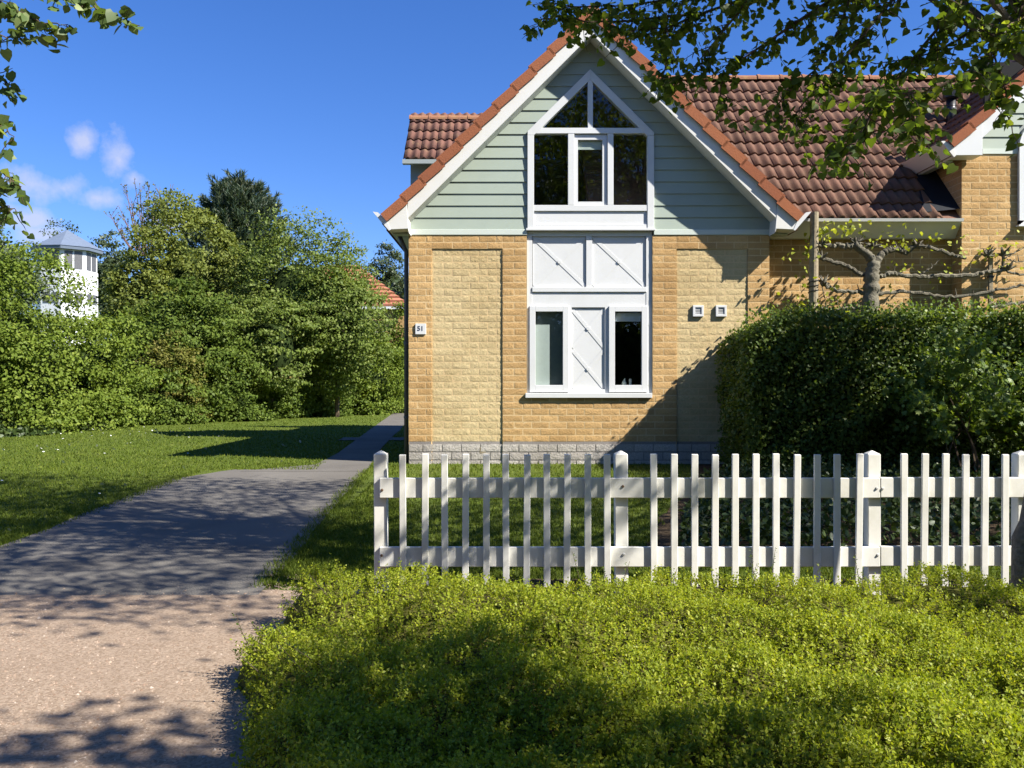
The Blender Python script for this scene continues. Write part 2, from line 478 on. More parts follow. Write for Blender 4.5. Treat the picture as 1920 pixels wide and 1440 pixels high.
# ------------------------------------------------------------------ ground
def sheet(name, xs, ys, zoff, mat, edge=None):
    V = []; 
    for y in ys:
        for x in xs: V.append((x, y, ground_z(y) + zoff))
    nx = len(xs)
    F = [[j * nx + i, j * nx + i + 1, (j + 1) * nx + i + 1, (j + 1) * nx + i] for j in range(len(ys) - 1) for i in range(nx - 1)]
    me = np_mesh(name, np.array(V), np.array(F), mat)
    return tag(put(name, me), kind='structure')
sheet("lawn", [-900, -60, -20, -10, -5, 0, 5, 10, 20, 60, 900], [-900, -60, -10, 0, 5.5, 6.5, 7.5, 8.5, 9.5, 10.5, 11.5, 14, 20, 30, 60, 1500], 0, MAT['lawn'])

def strip(name, left, right, zoff, mat, n=40, wob=0.0, seed=1):
    """sheet between two polylines of (x, y) with the same y range"""
    L = Lump(seed, 4.0); L2 = Lump(seed + 5, 14.0)
    def ev(pl, t):
        t *= len(pl) - 1; i = min(int(t), len(pl) - 2); f = t - i
        return Vector((pl[i][0] * (1 - f) + pl[i + 1][0] * f, pl[i][1] * (1 - f) + pl[i + 1][1] * f))
    V = []; F = []
    m = 4
    for j in range(n + 1):
        a = ev(left, j / n); b = ev(right, j / n)
        if wob:
            p = np.array([[a.x, a.y, 0], [b.x, b.y, 9]])
            w = wob * (L(p) + .6 * L2(p))
            a = a + Vector((float(w[0]), 0)); b = b + Vector((float(w[1]), 0))
        for i in range(m + 1):
            q = a.lerp(b, i / m)
            V.append((q.x, q.y, ground_z(q.y) + zoff))
    for j in range(n):
        for i in range(m):
            F.append([j * (m + 1) + i, j * (m + 1) + i + 1, (j + 1) * (m + 1) + i + 1, (j + 1) * (m + 1) + i])
    return put(name, np_mesh(name, np.array(V), np.array(F), mat))
# gravel forecourt: Y < 5.55
gv = []
xs = np.linspace(-14, 9, 240)
gl = Lump(3, 5.0); gl2 = Lump(8, 17.0)
edge = np.where(xs < -1.62, 5.62 + .03 * gl(np.c_[xs, xs * 0, xs * 0]), 5.72 + .06 * gl(np.c_[xs, xs * 0, xs * 0])) + .02 * gl2(np.c_[xs, xs * 0, xs * 0])
V = np.concatenate([np.c_[xs, np.full_like(xs, -12.0), np.full_like(xs, -.196)], np.c_[xs, edge, ground_zv(edge) + .004]])
F = np.array([[i, i + 1, 240 + i + 1, 240 + i] for i in range(239)])
tag(put("gravel_forecourt", np_mesh("gravel_forecourt", V, F, MAT['gravel'])), kind='structure')
# asphalt parking strip then the footpath that runs past the house
park = strip("asphalt_path", [(-4.13, 5.52), (-4.12, 7.5), (-4.2, 9.5), (-4.22, 10.7), (-3.75, 11.62)], [(-1.62, 5.52), (-1.72, 7.5), (-1.83, 9.5), (-1.9, 10.7), (-1.94, 11.62)], .008, MAT['asphalt'], wob=.02)
tag(park, kind='structure')
foot = strip("footpath", [(-3.6, 11.40), (-2.80, 12.3), (-2.88, 14.2), (-4.6, 33.0), (-5.2, 40)], [(-1.93, 11.40), (-2.0, 12.3), (-2.22, 14.2), (-3.72, 33.0), (-4.2, 40)], .011, MAT['asphalt'], n=40, wob=.015, seed=4)
tag(foot, kind='structure')
strip("side_path", [(-3.55, 17.6), (-3.6, 18.5)], [(-1.6, 17.6), (-1.6, 18.5)], .015, MAT['asphalt'], n=3)
tag(bpy.data.objects["side_path"], kind='structure')
# dark soil strip under the low shrubs and the fence
tag(strip("planting_soil", [(-.62, 2.2), (-.75, 4.0), (-.95, 5.9)], [(6.5, 2.2), (6.5, 4.0), (6.5, 5.9)], .013, MAT['soil'], n=40, wob=.07, seed=9), kind='structure')
tag(strip("hedge_bed", [(1.0, 6.5), (1.5, 8.5), (2.3, 10.6), (2.5, 12.4)], [(9, 6.5), (9, 8.5), (9, 10.6), (9, 12.4)], .006, MAT['soil'], n=40, wob=.06, seed=15), kind='structure')
# a concrete cover flush with the gravel
mb = MB(); mb.box(-1.98, -1.68, 4.02, 4.22, -.22, -.1935)
tag(mb.build("drain_cover", MAT['drainslab'], bevel=.004), "flat pale concrete cover set flush in the pink gravel", "drain cover")

# loose stones
n = 42000
d = 2.3 + 3.8 * RNG.random(n) ** 1.4
px_ = RNG.uniform(-60, 760, n)
sx = (px_ - 960) * d / FPX
keep = ~((sx > -1.98) & (sx < -1.68) & (d > 4.02) & (d < 4.22) & (RNG.random(n) < .2))
keep &= ~((d > 5.5) & (sx < -1.7) & (RNG.random(n) > np.exp(-(d - 5.5) / .10)))
sx, d = sx[keep], d[keep]; n = len(sx)
OCT = np.array([[1, 0, 0], [-1, 0, 0], [0, 1, 0], [0, -1, 0], [0, 0, 1], [0, 0, -1.]])
OF = np.array([[0, 2, 4], [2, 1, 4], [1, 3, 4], [3, 0, 4]])
sz = RNG.uniform(.0022, .0055, n) * (1 + 1.2 * (RNG.random(n) ** 9))
A = RNG.uniform(0, 6.28, n)
T = OCT[None] * (1 + .45 * RNG.uniform(-1, 1, (n, 6, 1))) * sz[:, None, None] * np.array([1.15, 1.15, .8])
ca, sa = np.cos(A)[:, None], np.sin(A)[:, None]
Tx = T[..., 0] * ca - T[..., 1] * sa; Ty = T[..., 0] * sa + T[..., 1] * ca
V = np.stack([Tx + sx[:, None], Ty + d[:, None], T[..., 2] + ground_zv(d)[:, None] + .006], -1).reshape(-1, 3)
F = (OF[None] + (np.arange(n) * 6)[:, None, None]).reshape(-1, 3)
tag(put("gravel_stones", np_mesh("gravel_stones", V, F, MAT['stone'])), "loose pinkish gravel stones strewn over the forecourt", "gravel", kind='stuff')

# ------------------------------------------------------------------ grass
def on_path(x, y):
    w = (y < 5.75) & (x < 6)
    w |= (x > -4.16) & (x < -1.68) & (y < 11.55)
    t = np.clip((y - 11.45) / 2.55, 0, 1); l1 = -2.62 - .24 * t; r1 = -1.93 - .27 * t
    t2 = np.clip((y - 14) / 19, 0, None); l2 = -2.86 - 1.74 * t2; r2 = -2.2 - 1.52 * t2
    l = np.where(y < 14, l1, l2); r = np.where(y < 14, r1, r2)
    w |= (y >= 11.4) & (x > l) & (x < r)
    w |= (y > 17.6) & (y < 18.5) & (x > -3.55) & (x < -1.6)
    w |= (x > -1.56) & (y > 12.47)
    w |= (x > np.interp(y, [6.5, 8.5, 10.6, 12.4], [1.0, 1.5, 2.3, 2.5]) + .05 * np.sin(9 * y)) & (y > 6.5)
    return w
def grass(n, ymin, ymax, pxmin, pxmax, h):
    u = RNG.random(n)
    y = 1 / (1 / ymax + u * (1 / ymin - 1 / ymax))
    x = (RNG.uniform(pxmin, pxmax, n) - 960) * y / FPX
    k = ~on_path(x, y)
    x, y = x[k], y[k]; n = len(x)
    P = np.c_[x, y, ground_zv(y) - .002]
    D = rdir(n, 1.8); S = h * RNG.uniform(.5, 1.3, n) * (1 + y / 40)
    Nn = rdir(n); Nn[:, 2] *= .2
    T, F = LEAF['blade']
    D = unit(D); R = unit(np.cross(D, Nn)); U = np.cross(R, D)
    w = (.0028 + .00045 * y) [:, None]
    V = np.stack([P - R * w, P + R * w, P + D * S[:, None] + U * S[:, None] * .3], 1).reshape(-1, 3)
    return V, np.arange(3 * n).reshape(-1, 3)
V1, F1 = grass(120000, 5.75, 40, -150, 760, .026)
V2, F2 = grass(70000, 5.75, 12.5, 470, 1960, .032)
V = np.concatenate([V1, V2]); F = np.concatenate([F1, F2 + len(V1)])
# tufts creeping over the path edges
n = 5000
yy = RNG.uniform(5.7, 11.5, n); side = RNG.random(n) < .5
xx = np.where(side, -4.12 + RNG.normal(0, .05, n) - .03, -1.68 - (yy - 5.5) * .045 + RNG.normal(0, .05, n) + .03)
P = np.c_[xx, yy, ground_zv(yy)]; D = rdir(n, 1.5); R = unit(np.cross(D, rdir(n)))
S = RNG.uniform(.03, .07, n)[:, None]
V3 = np.stack([P - R * .004, P + R * .004, P + D * S], 1).reshape(-1, 3)
F = np.concatenate([F, np.arange(3 * n).reshape(-1, 3) + len(V)]); V = np.concatenate([V, V3])
tag(put("grass", np_mesh("grass", V, F, MAT['grass'])), "short mown green grass of the lawns", "grass", kind='stuff')
# daisies in the sunny part of the lawn
n = 230
px_ = np.concatenate([RNG.normal(210, 90, 70), RNG.normal(300, 60, 60), RNG.normal(120, 50, 40), RNG.uniform(0, 640, 60)])
py_ = np.concatenate([RNG.normal(818, 9, 70), RNG.normal(820, 6, 60), RNG.normal(846, 6, 40), RNG.uniform(800, 990, 60)])
k = (py_ > 795) & (px_ < 640); px_, py_ = px_[k], py_[k]
yy = CAMZ * FPX / (py_ - 720); xx = (px_ - 960) * yy / FPX
k = ~on_path(xx, yy) & (yy < 26) & (xx > -12); xx, yy = xx[k], yy[k]; n = len(xx)
ang = np.linspace(0, 2 * math.pi, 7)[:-1]
hexa = np.c_[np.cos(ang), np.sin(ang), np.zeros(6)]
tilt = RNG.normal(0, .35, (n, 2))
r = RNG.uniform(.014, .022, n)[:, None, None]
V = hexa[None] * r
V[..., 2] += V[..., 0] * tilt[:, None, 0] + V[..., 1] * (tilt[:, None, 1] - .5)
V = V + np.c_[xx, yy, ground_zv(yy) + RNG.uniform(.045, .075, n)][:, None, :]
F = (np.arange(n) * 6)[:, None] + np.arange(6)[None]
tag(put("daisies", np_mesh("daisies", V.reshape(-1, 3), F, MAT['petal'])), "tiny white daisies sprinkled over the sunny lawn", "daisies", kind='stuff')

# ------------------------------------------------------------------ masonry
def unit_brick(seed, nx=6, nz=3, amp=.5):
    """split-faced brick: x 0..1, z 0..1, the rough face looks to -Y; y is in metres"""
    r = np.random.default_rng(seed)
    V = []; idx = {}
    for j in range(nz + 1):
        for i in range(nx + 1):
            ed = i in (0, nx) or j in (0, nz)
            d = r.uniform(0, .0012) if ed else r.uniform(-.0026, .0010)
            u, w = i / nx, j / nz
            if not ed: u += r.uniform(-.05, .05); w += r.uniform(-.09, .09)
            else:
                u += (r.uniform(0, .008) if i == 0 else -r.uniform(0, .008) if i == nx else r.uniform(-.04, .04))
                w += (r.uniform(0, .03) if j == 0 else -r.uniform(0, .03) if j == nz else r.uniform(-.06, .06))
            idx[i, j] = len(V); V.append((u, d, w))
    F = [[idx[i, j], idx[i + 1, j], idx[i + 1, j + 1], idx[i, j + 1]] for j in range(nz) for i in range(nx)]
    ring = [idx[i, 0] for i in range(nx + 1)] + [idx[nx, j] for j in range(1, nz + 1)] + [idx[i, nz] for i in range(nx - 1, -1, -1)] + [idx[0, j] for j in range(nz - 1, 0, -1)]
    b = len(V)
    for k in ring: V.append((V[k][0], .03, V[k][2]))
    n = len(ring)
    F += [[ring[i], b + i, b + (i + 1) % n, ring[(i + 1) % n]] for i in range(n)]
    return V, F
BR = [unit_brick(100 + k) for k in range(10)]
BMESH = {}
def brick_mesh(kind, k):
    if (kind, k) not in BMESH:
        mb = MB(); mb.add(*BR[k]); BMESH[kind, k] = mb.mesh(kind + "_brick", MAT[kind])
    return BMESH[kind, k]
COURSE = 12.48 * 12.5 / FPX
BL = 33.0 * 12.5 / FPX
JT = .012
def lay(parent, rows, budget, name, rest_name, rot=None, seed=5):
    """rows: list of (x0, x1, z0, z1, yface, kind). The first `budget` become objects, the rest one joined part."""
    r = random.Random(seed)
    mats = []; rest = MB()
    for q, (x0, x1, z0, z1, yf, kind) in enumerate(rows):
        k = r.randrange(10)
        dy = r.uniform(-.0015, .0015)
        if q < budget:
            o = bpy.data.objects.new(name, brick_mesh(kind, k)); COL.objects.link(o)
            o.parent = parent
            if rot is None:
                o.location = (x0, yf + dy, z0); o.scale = (x1 - x0, 1, z1 - z0)
            else:
                o.location = rot @ Vector((x0, yf + dy, z0)); o.scale = (x1 - x0, 1, z1 - z0)
                o.rotation_euler = rot.to_euler()
        else:
            V, F = BR[k]
            if kind not in mats: mats.append(kind)
            rest.cur = mats.index(kind)
            vs_ = [Vector((x0 + v[0] * (x1 - x0), yf + dy + v[1], z0 + v[2] * (z1 - z0))) for v in V]
            if rot is not None: vs_ = [rot @ v for v in vs_]
            rest.add(vs_, F)
    if rest.v:
        o = rest.build(rest_name, [MAT[k] for k in mats], parent); o["kind"] = 'stuff'
def course_rows(segs, zbase, ztop, ch, bl, seed=0, phase=0.0):
    """segs(z) -> list of (x0, x1, yface, kind)"""
    out = []; c = 0; z = zbase
    while z + ch * .6 < ztop:
        z1 = min(z + ch - JT, ztop)
        for (a, b, yf, kind) in segs(z + ch / 2):
            off = phase + (bl / 2 if c % 2 else 0)
            cuts = [a]
            k = math.ceil((a - off) / bl)
            while off + k * bl < b:
                x = off + k * bl
                if x - cuts[-1] > bl * .28 and b - x > bl * .28: cuts.append(x)
                k += 1
            cuts.append(b)
            for i in range(len(cuts) - 1):
                out.append((cuts[i] + (JT / 2 if i else .002), cuts[i + 1] - (JT / 2 if i < len(cuts) - 2 else .002), z, z1, yf, kind))
        z += ch; c += 1
    return out

# ================================================================== the gabled house
YF = 12.5
house = thing("house", (1.1, 12.5, 0), "yellow brick house with a pale green boarded gable and white window column", "house")
REC = .016
xl, xr = X(766), X(1443)
r1a, r1b, r1t = X(810), X(942), Z(828) + .002 + 29 * (12.48 * 12.5 / FPX) - JT
r2a, r2b, r2t = X(1269), X(1402), r1t
wa, wb, wbot, wtop = X(987.5), X(1223.5), Z(745), Z(434)
z_br0, z_br1 = Z(828), Z(441)
wall = None
# mortar body of the front wall, built in zones so that the sunk panels really are sunk
mb = MB(); mo = .0022
def slab(a, b, z0, z1, yf): mb.box(a, b, yf + mo, YF + .28, z0, z1)
q_ = .008
slab(xl + .004, r1a - q_, 0, z_br1, YF); slab(r1b + q_, wa, 0, z_br1, YF); slab(wb, r2a - q_, 0, z_br1, YF); slab(r2b + q_, xr - .004, 0, z_br1, YF)
slab(r1a - q_, r1b + q_, 0, r1t + q_, YF + REC); slab(r1a - q_, r1b + q_, r1t + q_, z_br1, YF)
slab(r2a - q_, r2b + q_, 0, r2t + q_, YF + REC); slab(r2a - q_, r2b + q_, r2t + q_, z_br1, YF)
slab(wa, wb, 0, wbot, YF)
wall = mb.build("wall", MAT['mortar'], house)
def segs(z):
    s = []
    p1, p2 = z < r1t, z < r2t
    s.append((xl, r1a, YF, 'ochre'))
    s.append((r1a, r1b, YF + REC, 'pale') if p1 else (r1a, r1b, YF, 'ochre'))
    if z < wbot:
        s += [(r1b, r2a, YF, 'ochre')]
    else:
        s += [(r1b, wa, YF, 'ochre'), (wb, r2a, YF, 'ochre')]
    s.append((r2a, r2b, YF + REC, 'pale') if p2 else (r2a, r2b, YF, 'ochre'))
    s.append((r2b, xr, YF, 'ochre'))
    return s
rows = course_rows(segs, z_br0 + .002, z_br1 - .004, COURSE, BL, phase=.03)
# largest in view first: the open left side and the middle before the part behind the hedge
rows.sort(key=lambda q: (0 if q[0] < X(1215) else 1 if q[2] > Z(640) else 2, q[0]))
lay(wall, rows, 300, "brick", "brickwork")
# plinth of grey blocks
def segs2(z):
    return [(xl + .006, r1a, YF - .004, 'plinth'), (r1a, r1b, YF + REC - .004, 'plinth'), (r1b, r2a, YF - .004, 'plinth'),
            (r2a, r2b, YF + REC - .004, 'plinth'), (r2b, xr - .006, YF - .004, 'plinth')]
mb = MB(); mb.box(xl + .01, r1a - .012, YF + .0125, YF + .03, -.2, z_br0 + .001); mb.box(r1b + .012, r2a - .012, YF + .0125, YF + .03, -.2, z_br0 + .001); mb.box(r2b + .012, xr - .01, YF + .0125, YF + .03, -.2, z_br0 + .001)
mb.box(r1a + .003, r1b - .003, YF + REC + .0125, YF + .05, -.2, z_br0 + .001); mb.box(r2a + .003, r2b - .003, YF + REC + .0125, YF + .05, -.2, z_br0 + .001)
# (the block backing sits in front of the mortar body)
for i in range(len(mb.v)):
    v = mb.v[i]; mb.v[i] = (v[0], v[1] - .0105, v[2])
plinth = mb.build("plinth", MAT['mortar_grey'], house)
prow = course_rows(segs2, -.055, z_br0 - .002, 15.2 * 12.5 / FPX, 36 * 12.5 / FPX, phase=.1)
lay(plinth, prow, 300, "block", "blockwork", seed=8)
# air brick in the plinth
mb = MB(); mb.box(X(899), X(911), YF + .012, YF + .03, Z(851), Z(839)); mb.build("air_brick", MAT['stake'], house, bevel=.003)
# side and back walls, floors, party wall: the body behind the front
mb = MB(); mb.box(xl + .005, xl + .20, YF + .28, 21.0, -.1, Z(441)); mb.build("side_wall", MAT['mortar'], house)
mb = MB(); mb.box(xr - .2, xr - .005, YF + .28, 21.0, -.1, 3.2); mb.box(xl + .2, xr - .2, 20.8, 20.98, -.1, 6.0); mb.build("back_wall", MAT['room'], house)
mb = MB(); mb.box(xl + .2, xr - .2, YF + .28, 20.8, -.05, .05); mb.box(xl + .2, xr - .2, YF + .29, 20.8, 2.55, 2.75)
mb.box(xl + .2, xr - .2, 14.6, 14.7, .05, 2.55)
mb.build("floor", MAT['room'], house)

# gable geometry (front of the verge)
YB = 12.2
CX = X(1110, YB)
SL = 1.0
zapex_u = Z(27, YB)          # top edge of the barge board
zapex_l = Z(64, YB)          # bottom edge
ex0 = X(724, YB)             # eave end of the top edge
def zu(x): return zapex_u - abs(x - CX)
def zl(x): return zapex_l - abs(x - CX)
# roof slabs (gable roof runs back)
mb = MB()
hw = CX - ex0
for s in (-1, 1):
    mb.prism_y([(CX, zapex_u - .02), (CX + s * hw, zapex_u - hw - .02), (CX + s * hw, zapex_u - hw - .14), (CX, zapex_u - .14)], YB + .02, 21.4)
roof = mb.build("roof", MAT['tile_old'], house); fix_normals(roof.data)

# roof tile with two waves
TW, TG = .306, .352
def tile_mesh(mat, seg=12, amp=.018, length=.40, thick=.022, name="tile"):
    mb = MB(); prof = []
    for i in range(seg + 1):
        u = i / seg
        ph = (u * 2) % 1.0
        h = amp * (math.sin(2 * math.pi * (ph - .25) ) + .25 * math.sin(4 * math.pi * ph))
        prof.append((u * TW * 1.02, h))
    V = []
    for x, h in prof: V.append((x, 0, h + .037))             # nose, top
    for x, h in prof: V.append((x, length, h + .004))         # head, top
    for x, h in prof: V.append((x, .004, h + .037 - thick))   # nose, bottom
    n = seg + 1
    F = [[i, i + 1, n + i + 1, n + i] for i in range(seg)] + [[2 * n + i, 2 * n + i + 1, i + 1, i] for i in range(seg)]
    F += [[2 * n, 0, n], [n - 1, 3 * n - 1, 2 * n - 1]]
    mb.add(V, F)
    me = mb.mesh(name, mat, smooth=False)
    return me
TILE = tile_mesh(MAT['tile']); TILE_OLD = tile_mesh(MAT['tile_old'])
def smooth_tile(me):
    sm = [True] * 12 + [False] * (len(me.polygons) - 12)
    me.polygons.foreach_set("use_smooth", sm)
smooth_tile(TILE); smooth_tile(TILE_OLD)
def slope_tiles(origin, udir, vdir, cols, nrow, keep, me, parent, single, matk, seed=1, name="tile"):
    """origin = eave corner, udir along the eave, vdir up the slope"""
    r = random.Random(seed)
    u = Vector(udir).normalized(); v = Vector(vdir).normalized(); nrm = u.cross(v)
    Mr = Matrix((u, v, nrm)).transposed()
    rest = MB(); cnt = 0
    for row in range(nrow):
        for c in cols:
            p = Vector(origin) + u * (c * TW) + v * (row * TG)
            cen = p + u * (TW / 2) + v * (TG / 2)
            if not keep(cen): continue
            jit = Vector((r.uniform(-.003, .003), r.uniform(-.006, .006), r.uniform(0, .003)))
            rot = Mr @ Matrix.Rotation(r.uniform(-.006, .006), 3, 'Z')
            q = p + Mr @ jit
            if single:
                o = bpy.data.objects.new(name, me); COL.objects.link(o); o.parent = parent
                o.location = q; o.rotation_euler = rot.to_euler(); cnt += 1
            else:
                rest.add([rot @ w.co + q for w in me.vertices], [list(f.vertices) for f in me.polygons])
    if rest.v:
        o = rest.build("tile_covering", matk, parent); o["kind"] = 'stuff'
    return cnt
# gable slopes (edge-on from the street) as joined coverings
s2 = math.sqrt(.5)
nr = int(hw * math.sqrt(2) / TG) + 1
slope_tiles((CX - hw - .05, 20.9, zapex_u - hw - .05), (0, -1, 0), (s2, 0, s2), range(0, 28), nr, lambda c: c.x < CX - .05 and c.y > YB + .2, TILE_OLD, roof, False, MAT['tile_old'], 2)
slope_tiles((CX + hw + .05, YB + .12, zapex_u - hw - .05), (0, 1, 0), (-s2, 0, s2), range(0, 28), nr, lambda c: c.x > CX + .05, TILE_OLD, roof, False, MAT['tile_old'], 3)
# stepped verge tiles with their down-turned side over the barge board
def verge_tile_mesh():
    mb = MB(); L = .40; h = .135
    # local: x along slope (0 lower end), y into the roof, z normal to the slope
    mb.box(0, L, 0, .024, -.085, .05); mb.box(0, L, .024, .20, .028, .05)
    me = mb.mesh("verge_tile", MAT['verge'])
    return me
VERGE = verge_tile_mesh()
def verge(cx, zap, hw, y0, parent, nmax=14, sides=(-1, 1), slope=1.0):
    cnt = 0
    for s in sides:
        d = Vector((-s, 0, slope)).normalized(); nrm = Vector((s * slope, 0, 1)).normalized()
        y = Vector((0, 1, 0))
        Lt = hw * math.sqrt(1 + slope * slope)
        k = 0
        while k * .368 + .36 < Lt + .06 and k < nmax:
            o = bpy.data.objects.new("verge_tile", VERGE); COL.objects.link(o); o.parent = parent
            p = Vector((cx + s * hw, y0, zap - hw * slope)) + d * (k * .368) + nrm * .03
            # each tile tips up a little over the one below it
            tip = Matrix.Rotation(-.055, 3, 'Y')
            Mr = Matrix((d, y, nrm)).transposed()
            if s > 0: Mr = Matrix((d, y, nrm)).transposed()
            Mr = Mr @ Matrix.Rotation(.075, 3, 'Y')
            p = p + nrm * .030
            o.matrix_local = Matrix.Translation(p) @ Mr.to_4x4()
            k += 1; cnt += 1
    return cnt
verge(CX, zapex_u, hw, YB - .042, roof)
# ridge of the gable
def half_round(name, mat, L=.42, r0=.125, r1=.112):
    mb = MB(); V = []; seg = 8
    for (y, r) in ((0, r0), (.05, r0), (.051, r1), (L, r1)):
        for i in range(seg + 1):
            t = math.pi * i / seg; V.append((r * math.cos(t), y, r * math.sin(t) * .9))
    n = seg + 1
    F = [[j * n + i, j * n + i + 1, (j + 1) * n + i + 1, (j + 1) * n + i] for j in range(3) for i in range(seg)]
    F.append(list(range(seg, -1, -1)))
    mb.add(V, F); return mb.mesh(name, mat, smooth=False)
RIDGE = half_round("ridge_tile", MAT['ridge'])
for k in range(22):
    o = bpy.data.objects.new("ridge_tile", RIDGE); COL.objects.link(o); o.parent = roof
    o.location = (CX, YB - .03 + k * .40, zapex_u + .01)
# barge boards (boxed verge), left and right, meeting at the apex
for s in (-1, 1):
    mb = MB()
    e = hw - .30
    poly = [(CX, zapex_u), (CX + s * e, zapex_u - e), (CX + s * e, zapex_l - e), (CX, zapex_l)]
    mb.prism_y(poly, YB, YF - .003)
    o = mb.build("barge_board", MAT['cream'], house, bevel=.004); fix_normals(o.data)
    # boxed eave end and gutter, running back along the eave
    mb = MB()
    f = lambda px, py: (CX + s * (CX - X(px, YB)), Z(py, YB))
    mb.prism_y([f(762, 374.5), f(724, 413), f(732, 430.5), f(764.5, 429), f(767, 437)], YB - .006, YF - .003)
    o = mb.build("eave_box", MAT['cream'], house, bevel=.004); fix_normals(o.data)
    mb = MB()
    mb.prism_y([f(699, 397), f(709, 398.5), f(724.8, 413.6), f(732.6, 431), f(729.5, 432.5)], YB - .012, 21.2 if s < 0 else 12.75)
    o = mb.build("gutter", MAT['white'], house); fix_normals(o.data)
    mb = MB()
    mb.prism_y([f(733, 431.5), f(764, 430.5), f(764, 434), f(733, 434)], YF - .034, 21.2 if s < 0 else 12.84)
    o = mb.build("soffit", MAT['trim'], house); fix_normals(o.data)
# siding boards
bw = 22.35 * YF / FPX
z0 = Z(430)
zap_s = zapex_l + .05
ysd = YF + .012
k = 0
wl, wr_ = X(991), X(1224)
wapx, wapz = X(1106.5), Z(133)
def win_left(z):   # window outline at height z
    return None
while True:
    za, zb = z0 + k * bw, z0 + (k + 1) * bw
    if za > zap_s - .12: break
    halfa, halfb = zap_s - za, max(0.0, zap_s - zb)
    zb_ = min(zb, zap_s)
    # window half width at the two edges
    def wspan(z):
        if z < Z(247): return wl, wr_
        h = wapz - z
        if h <= 0: return None
        return wapx - h * (wapx - wl) / (wapz - Z(247)), wapx + h * (wr_ - wapx) / (wapz - Z(249))
    sa, sb = wspan(za), wspan(zb_)
    pieces = []
    if sa is None:
        pieces.append([(CX - halfa, za), (CX + halfa, za), (CX + halfb, zb_), (CX - halfb, zb_)])
    elif sb is None:
        pieces.append([(CX - halfa, za), (sa[0], za), (wapx, wapz), (sa[1], za), (CX + halfa, za), (CX + halfb, zb_), (CX - halfb, zb_)])
    else:
        pieces.append([(CX - halfa, za), (sa[0], za), (sb[0], zb_), (CX - halfb, zb_)])
        pieces.append([(sa[1], za), (CX + halfa, za), (CX + halfb, zb_), (sb[1], zb_)])
    for pc in pieces:
        mb = MB(); n = len(pc)
        fr = lambda z: ysd - .014 * (1 - (z - za) / bw)           # lower edge stands proud
        ztop = lambda z: z if z < zb_ - 1e-6 else z + .0
        mb.add([(p[0], fr(p[1]), p[1]) for p in pc] + [(p[0], ysd + .006, p[1]) for p in pc],
               [tuple(range(n)), tuple(range(2 * n - 1, n - 1, -1))] + [(i, i + n, (i + 1) % n + n, (i + 1) % n) for i in range(n)])
        o = mb.build("siding_board", MAT['siding'], house); fix_normals(o.data)
    k += 1
# backing of the gable, with the window opening left free
mb = MB()
mb.prism_y([(CX - (zap_s - z0), z0), (wl, z0), (wl, Z(247)), (wapx, wapz), (wapx, zap_s), (CX, zap_s)], ysd + .008, YF + .2)
mb.prism_y([(CX + (zap_s - z0), z0), (wr_, z0), (wr_, Z(249)), (wapx + .001, wapz), (wapx + .001, zap_s), (CX, zap_s)], ysd + .008, YF + .2)
o = mb.build("gable_wall", MAT['wingsiding'], house); fix_normals(o.data)
# pale trim board between boards and brick
for a, b in ((X(764), X(988)), (X(1226), X(1444))):
    mb = MB(); mb.box(a, b, YF - .012, YF + .2, Z(440.5), Z(430.3)); mb.build("trim_board", MAT['trim'], house, bevel=.003)

# ---- upper window
def bars(mb, polys, y0, y1):
    for p in polys: mb.prism_y([(X(a), Z(b)) for a, b in p], y0, y1)
def rect(a, b, c, d): return [(a, c), (b, c), (b, d), (a, d)]
yw = YF - .026
win = MB()
bars(win, [rect(989, 1001, 254.2, 432), [(989, 247), (1106.5, 130.5), (1106.5, 150), (1001.5, 254), (989, 254)],
           [(1226, 249), (1106.5, 130.5), (1106.5, 150), (1212.5, 255), (1226, 255)], rect(1213.5, 1226, 255.2, 432),
           ], yw, yw + .11)
bars(win, [rect(1001, 1213.5, 240.5, 251)], yw + .003, yw + .10)
bars(win, [rect(1102, 1111.5, 149, 240.5), rect(1065, 1076.5, 251, 385), rect(1139, 1150, 251, 385), rect(1001, 1213.5, 385, 396)], yw + .006, yw + .10)
upwin = win.build("gable_window", MAT['white'], house, bevel=.003); fix_normals(upwin.data)
yp = yw + .045
def pane(poly, y, parent):
    mb = MB(); mb.add([(X(a), y, Z(b)) for a, b in poly], [tuple(range(len(poly)))][::1])
    o = mb.build("pane", MAT['glass'], parent)
    bm = bmesh.new(); bm.from_mesh(o.data)
    for f in bm.faces:
        if f.normal.y > 0: f.normal_flip()
    bm.to_mesh(o.data); bm.free()
    return o
pane([(1009, 240.5), (1102, 240.5), (1102, 150)], yp, upwin)
pane([(1111.5, 240.5), (1204, 240.5), (1111.5, 150)], yp, upwin)
pane(rect(1001, 1065, 251, 385), yp, upwin)
pane(rect(1150, 1213.5, 251, 385), yp, upwin)
mb = MB(); bars(mb, [rect(1077, 1083.5, 252, 385), rect(1129.5, 1138.5, 252, 385), rect(1083.5, 1129.5, 252, 262), rect(1083.5, 1129.5, 378, 385)], yw + .030, yw + .085)
mb.build("sash", MAT['white'], upwin, bevel=.002)
pane(rect(1083.5, 1129.5, 262, 378), yp + .012, upwin)
mb = MB(); bars(mb, [rect(1084, 1129, 263, 277)], yp + .03, yp + .034); bars(mb, [rect(1084, 1129, 277, 279)], yp + .026, yp + .038)
mb.build("roller_blind", MAT['blindlight'], upwin)
mb = MB(); bars(mb, [rect(1001, 1213.5, 396, 421)], yw + .026, yw + .10); bars(mb, [rect(1001, 1213.5, 421, 432)], yw + .008, yw + .10); mb.build("apron_panel", MAT['white'], upwin, bevel=.002)
mb = MB(); bars(mb, [rect(986.5, 1228, 428.5, 432.6)], yw - .012, yw + .02); mb.build("ledge", MAT['white'], upwin, bevel=.002)
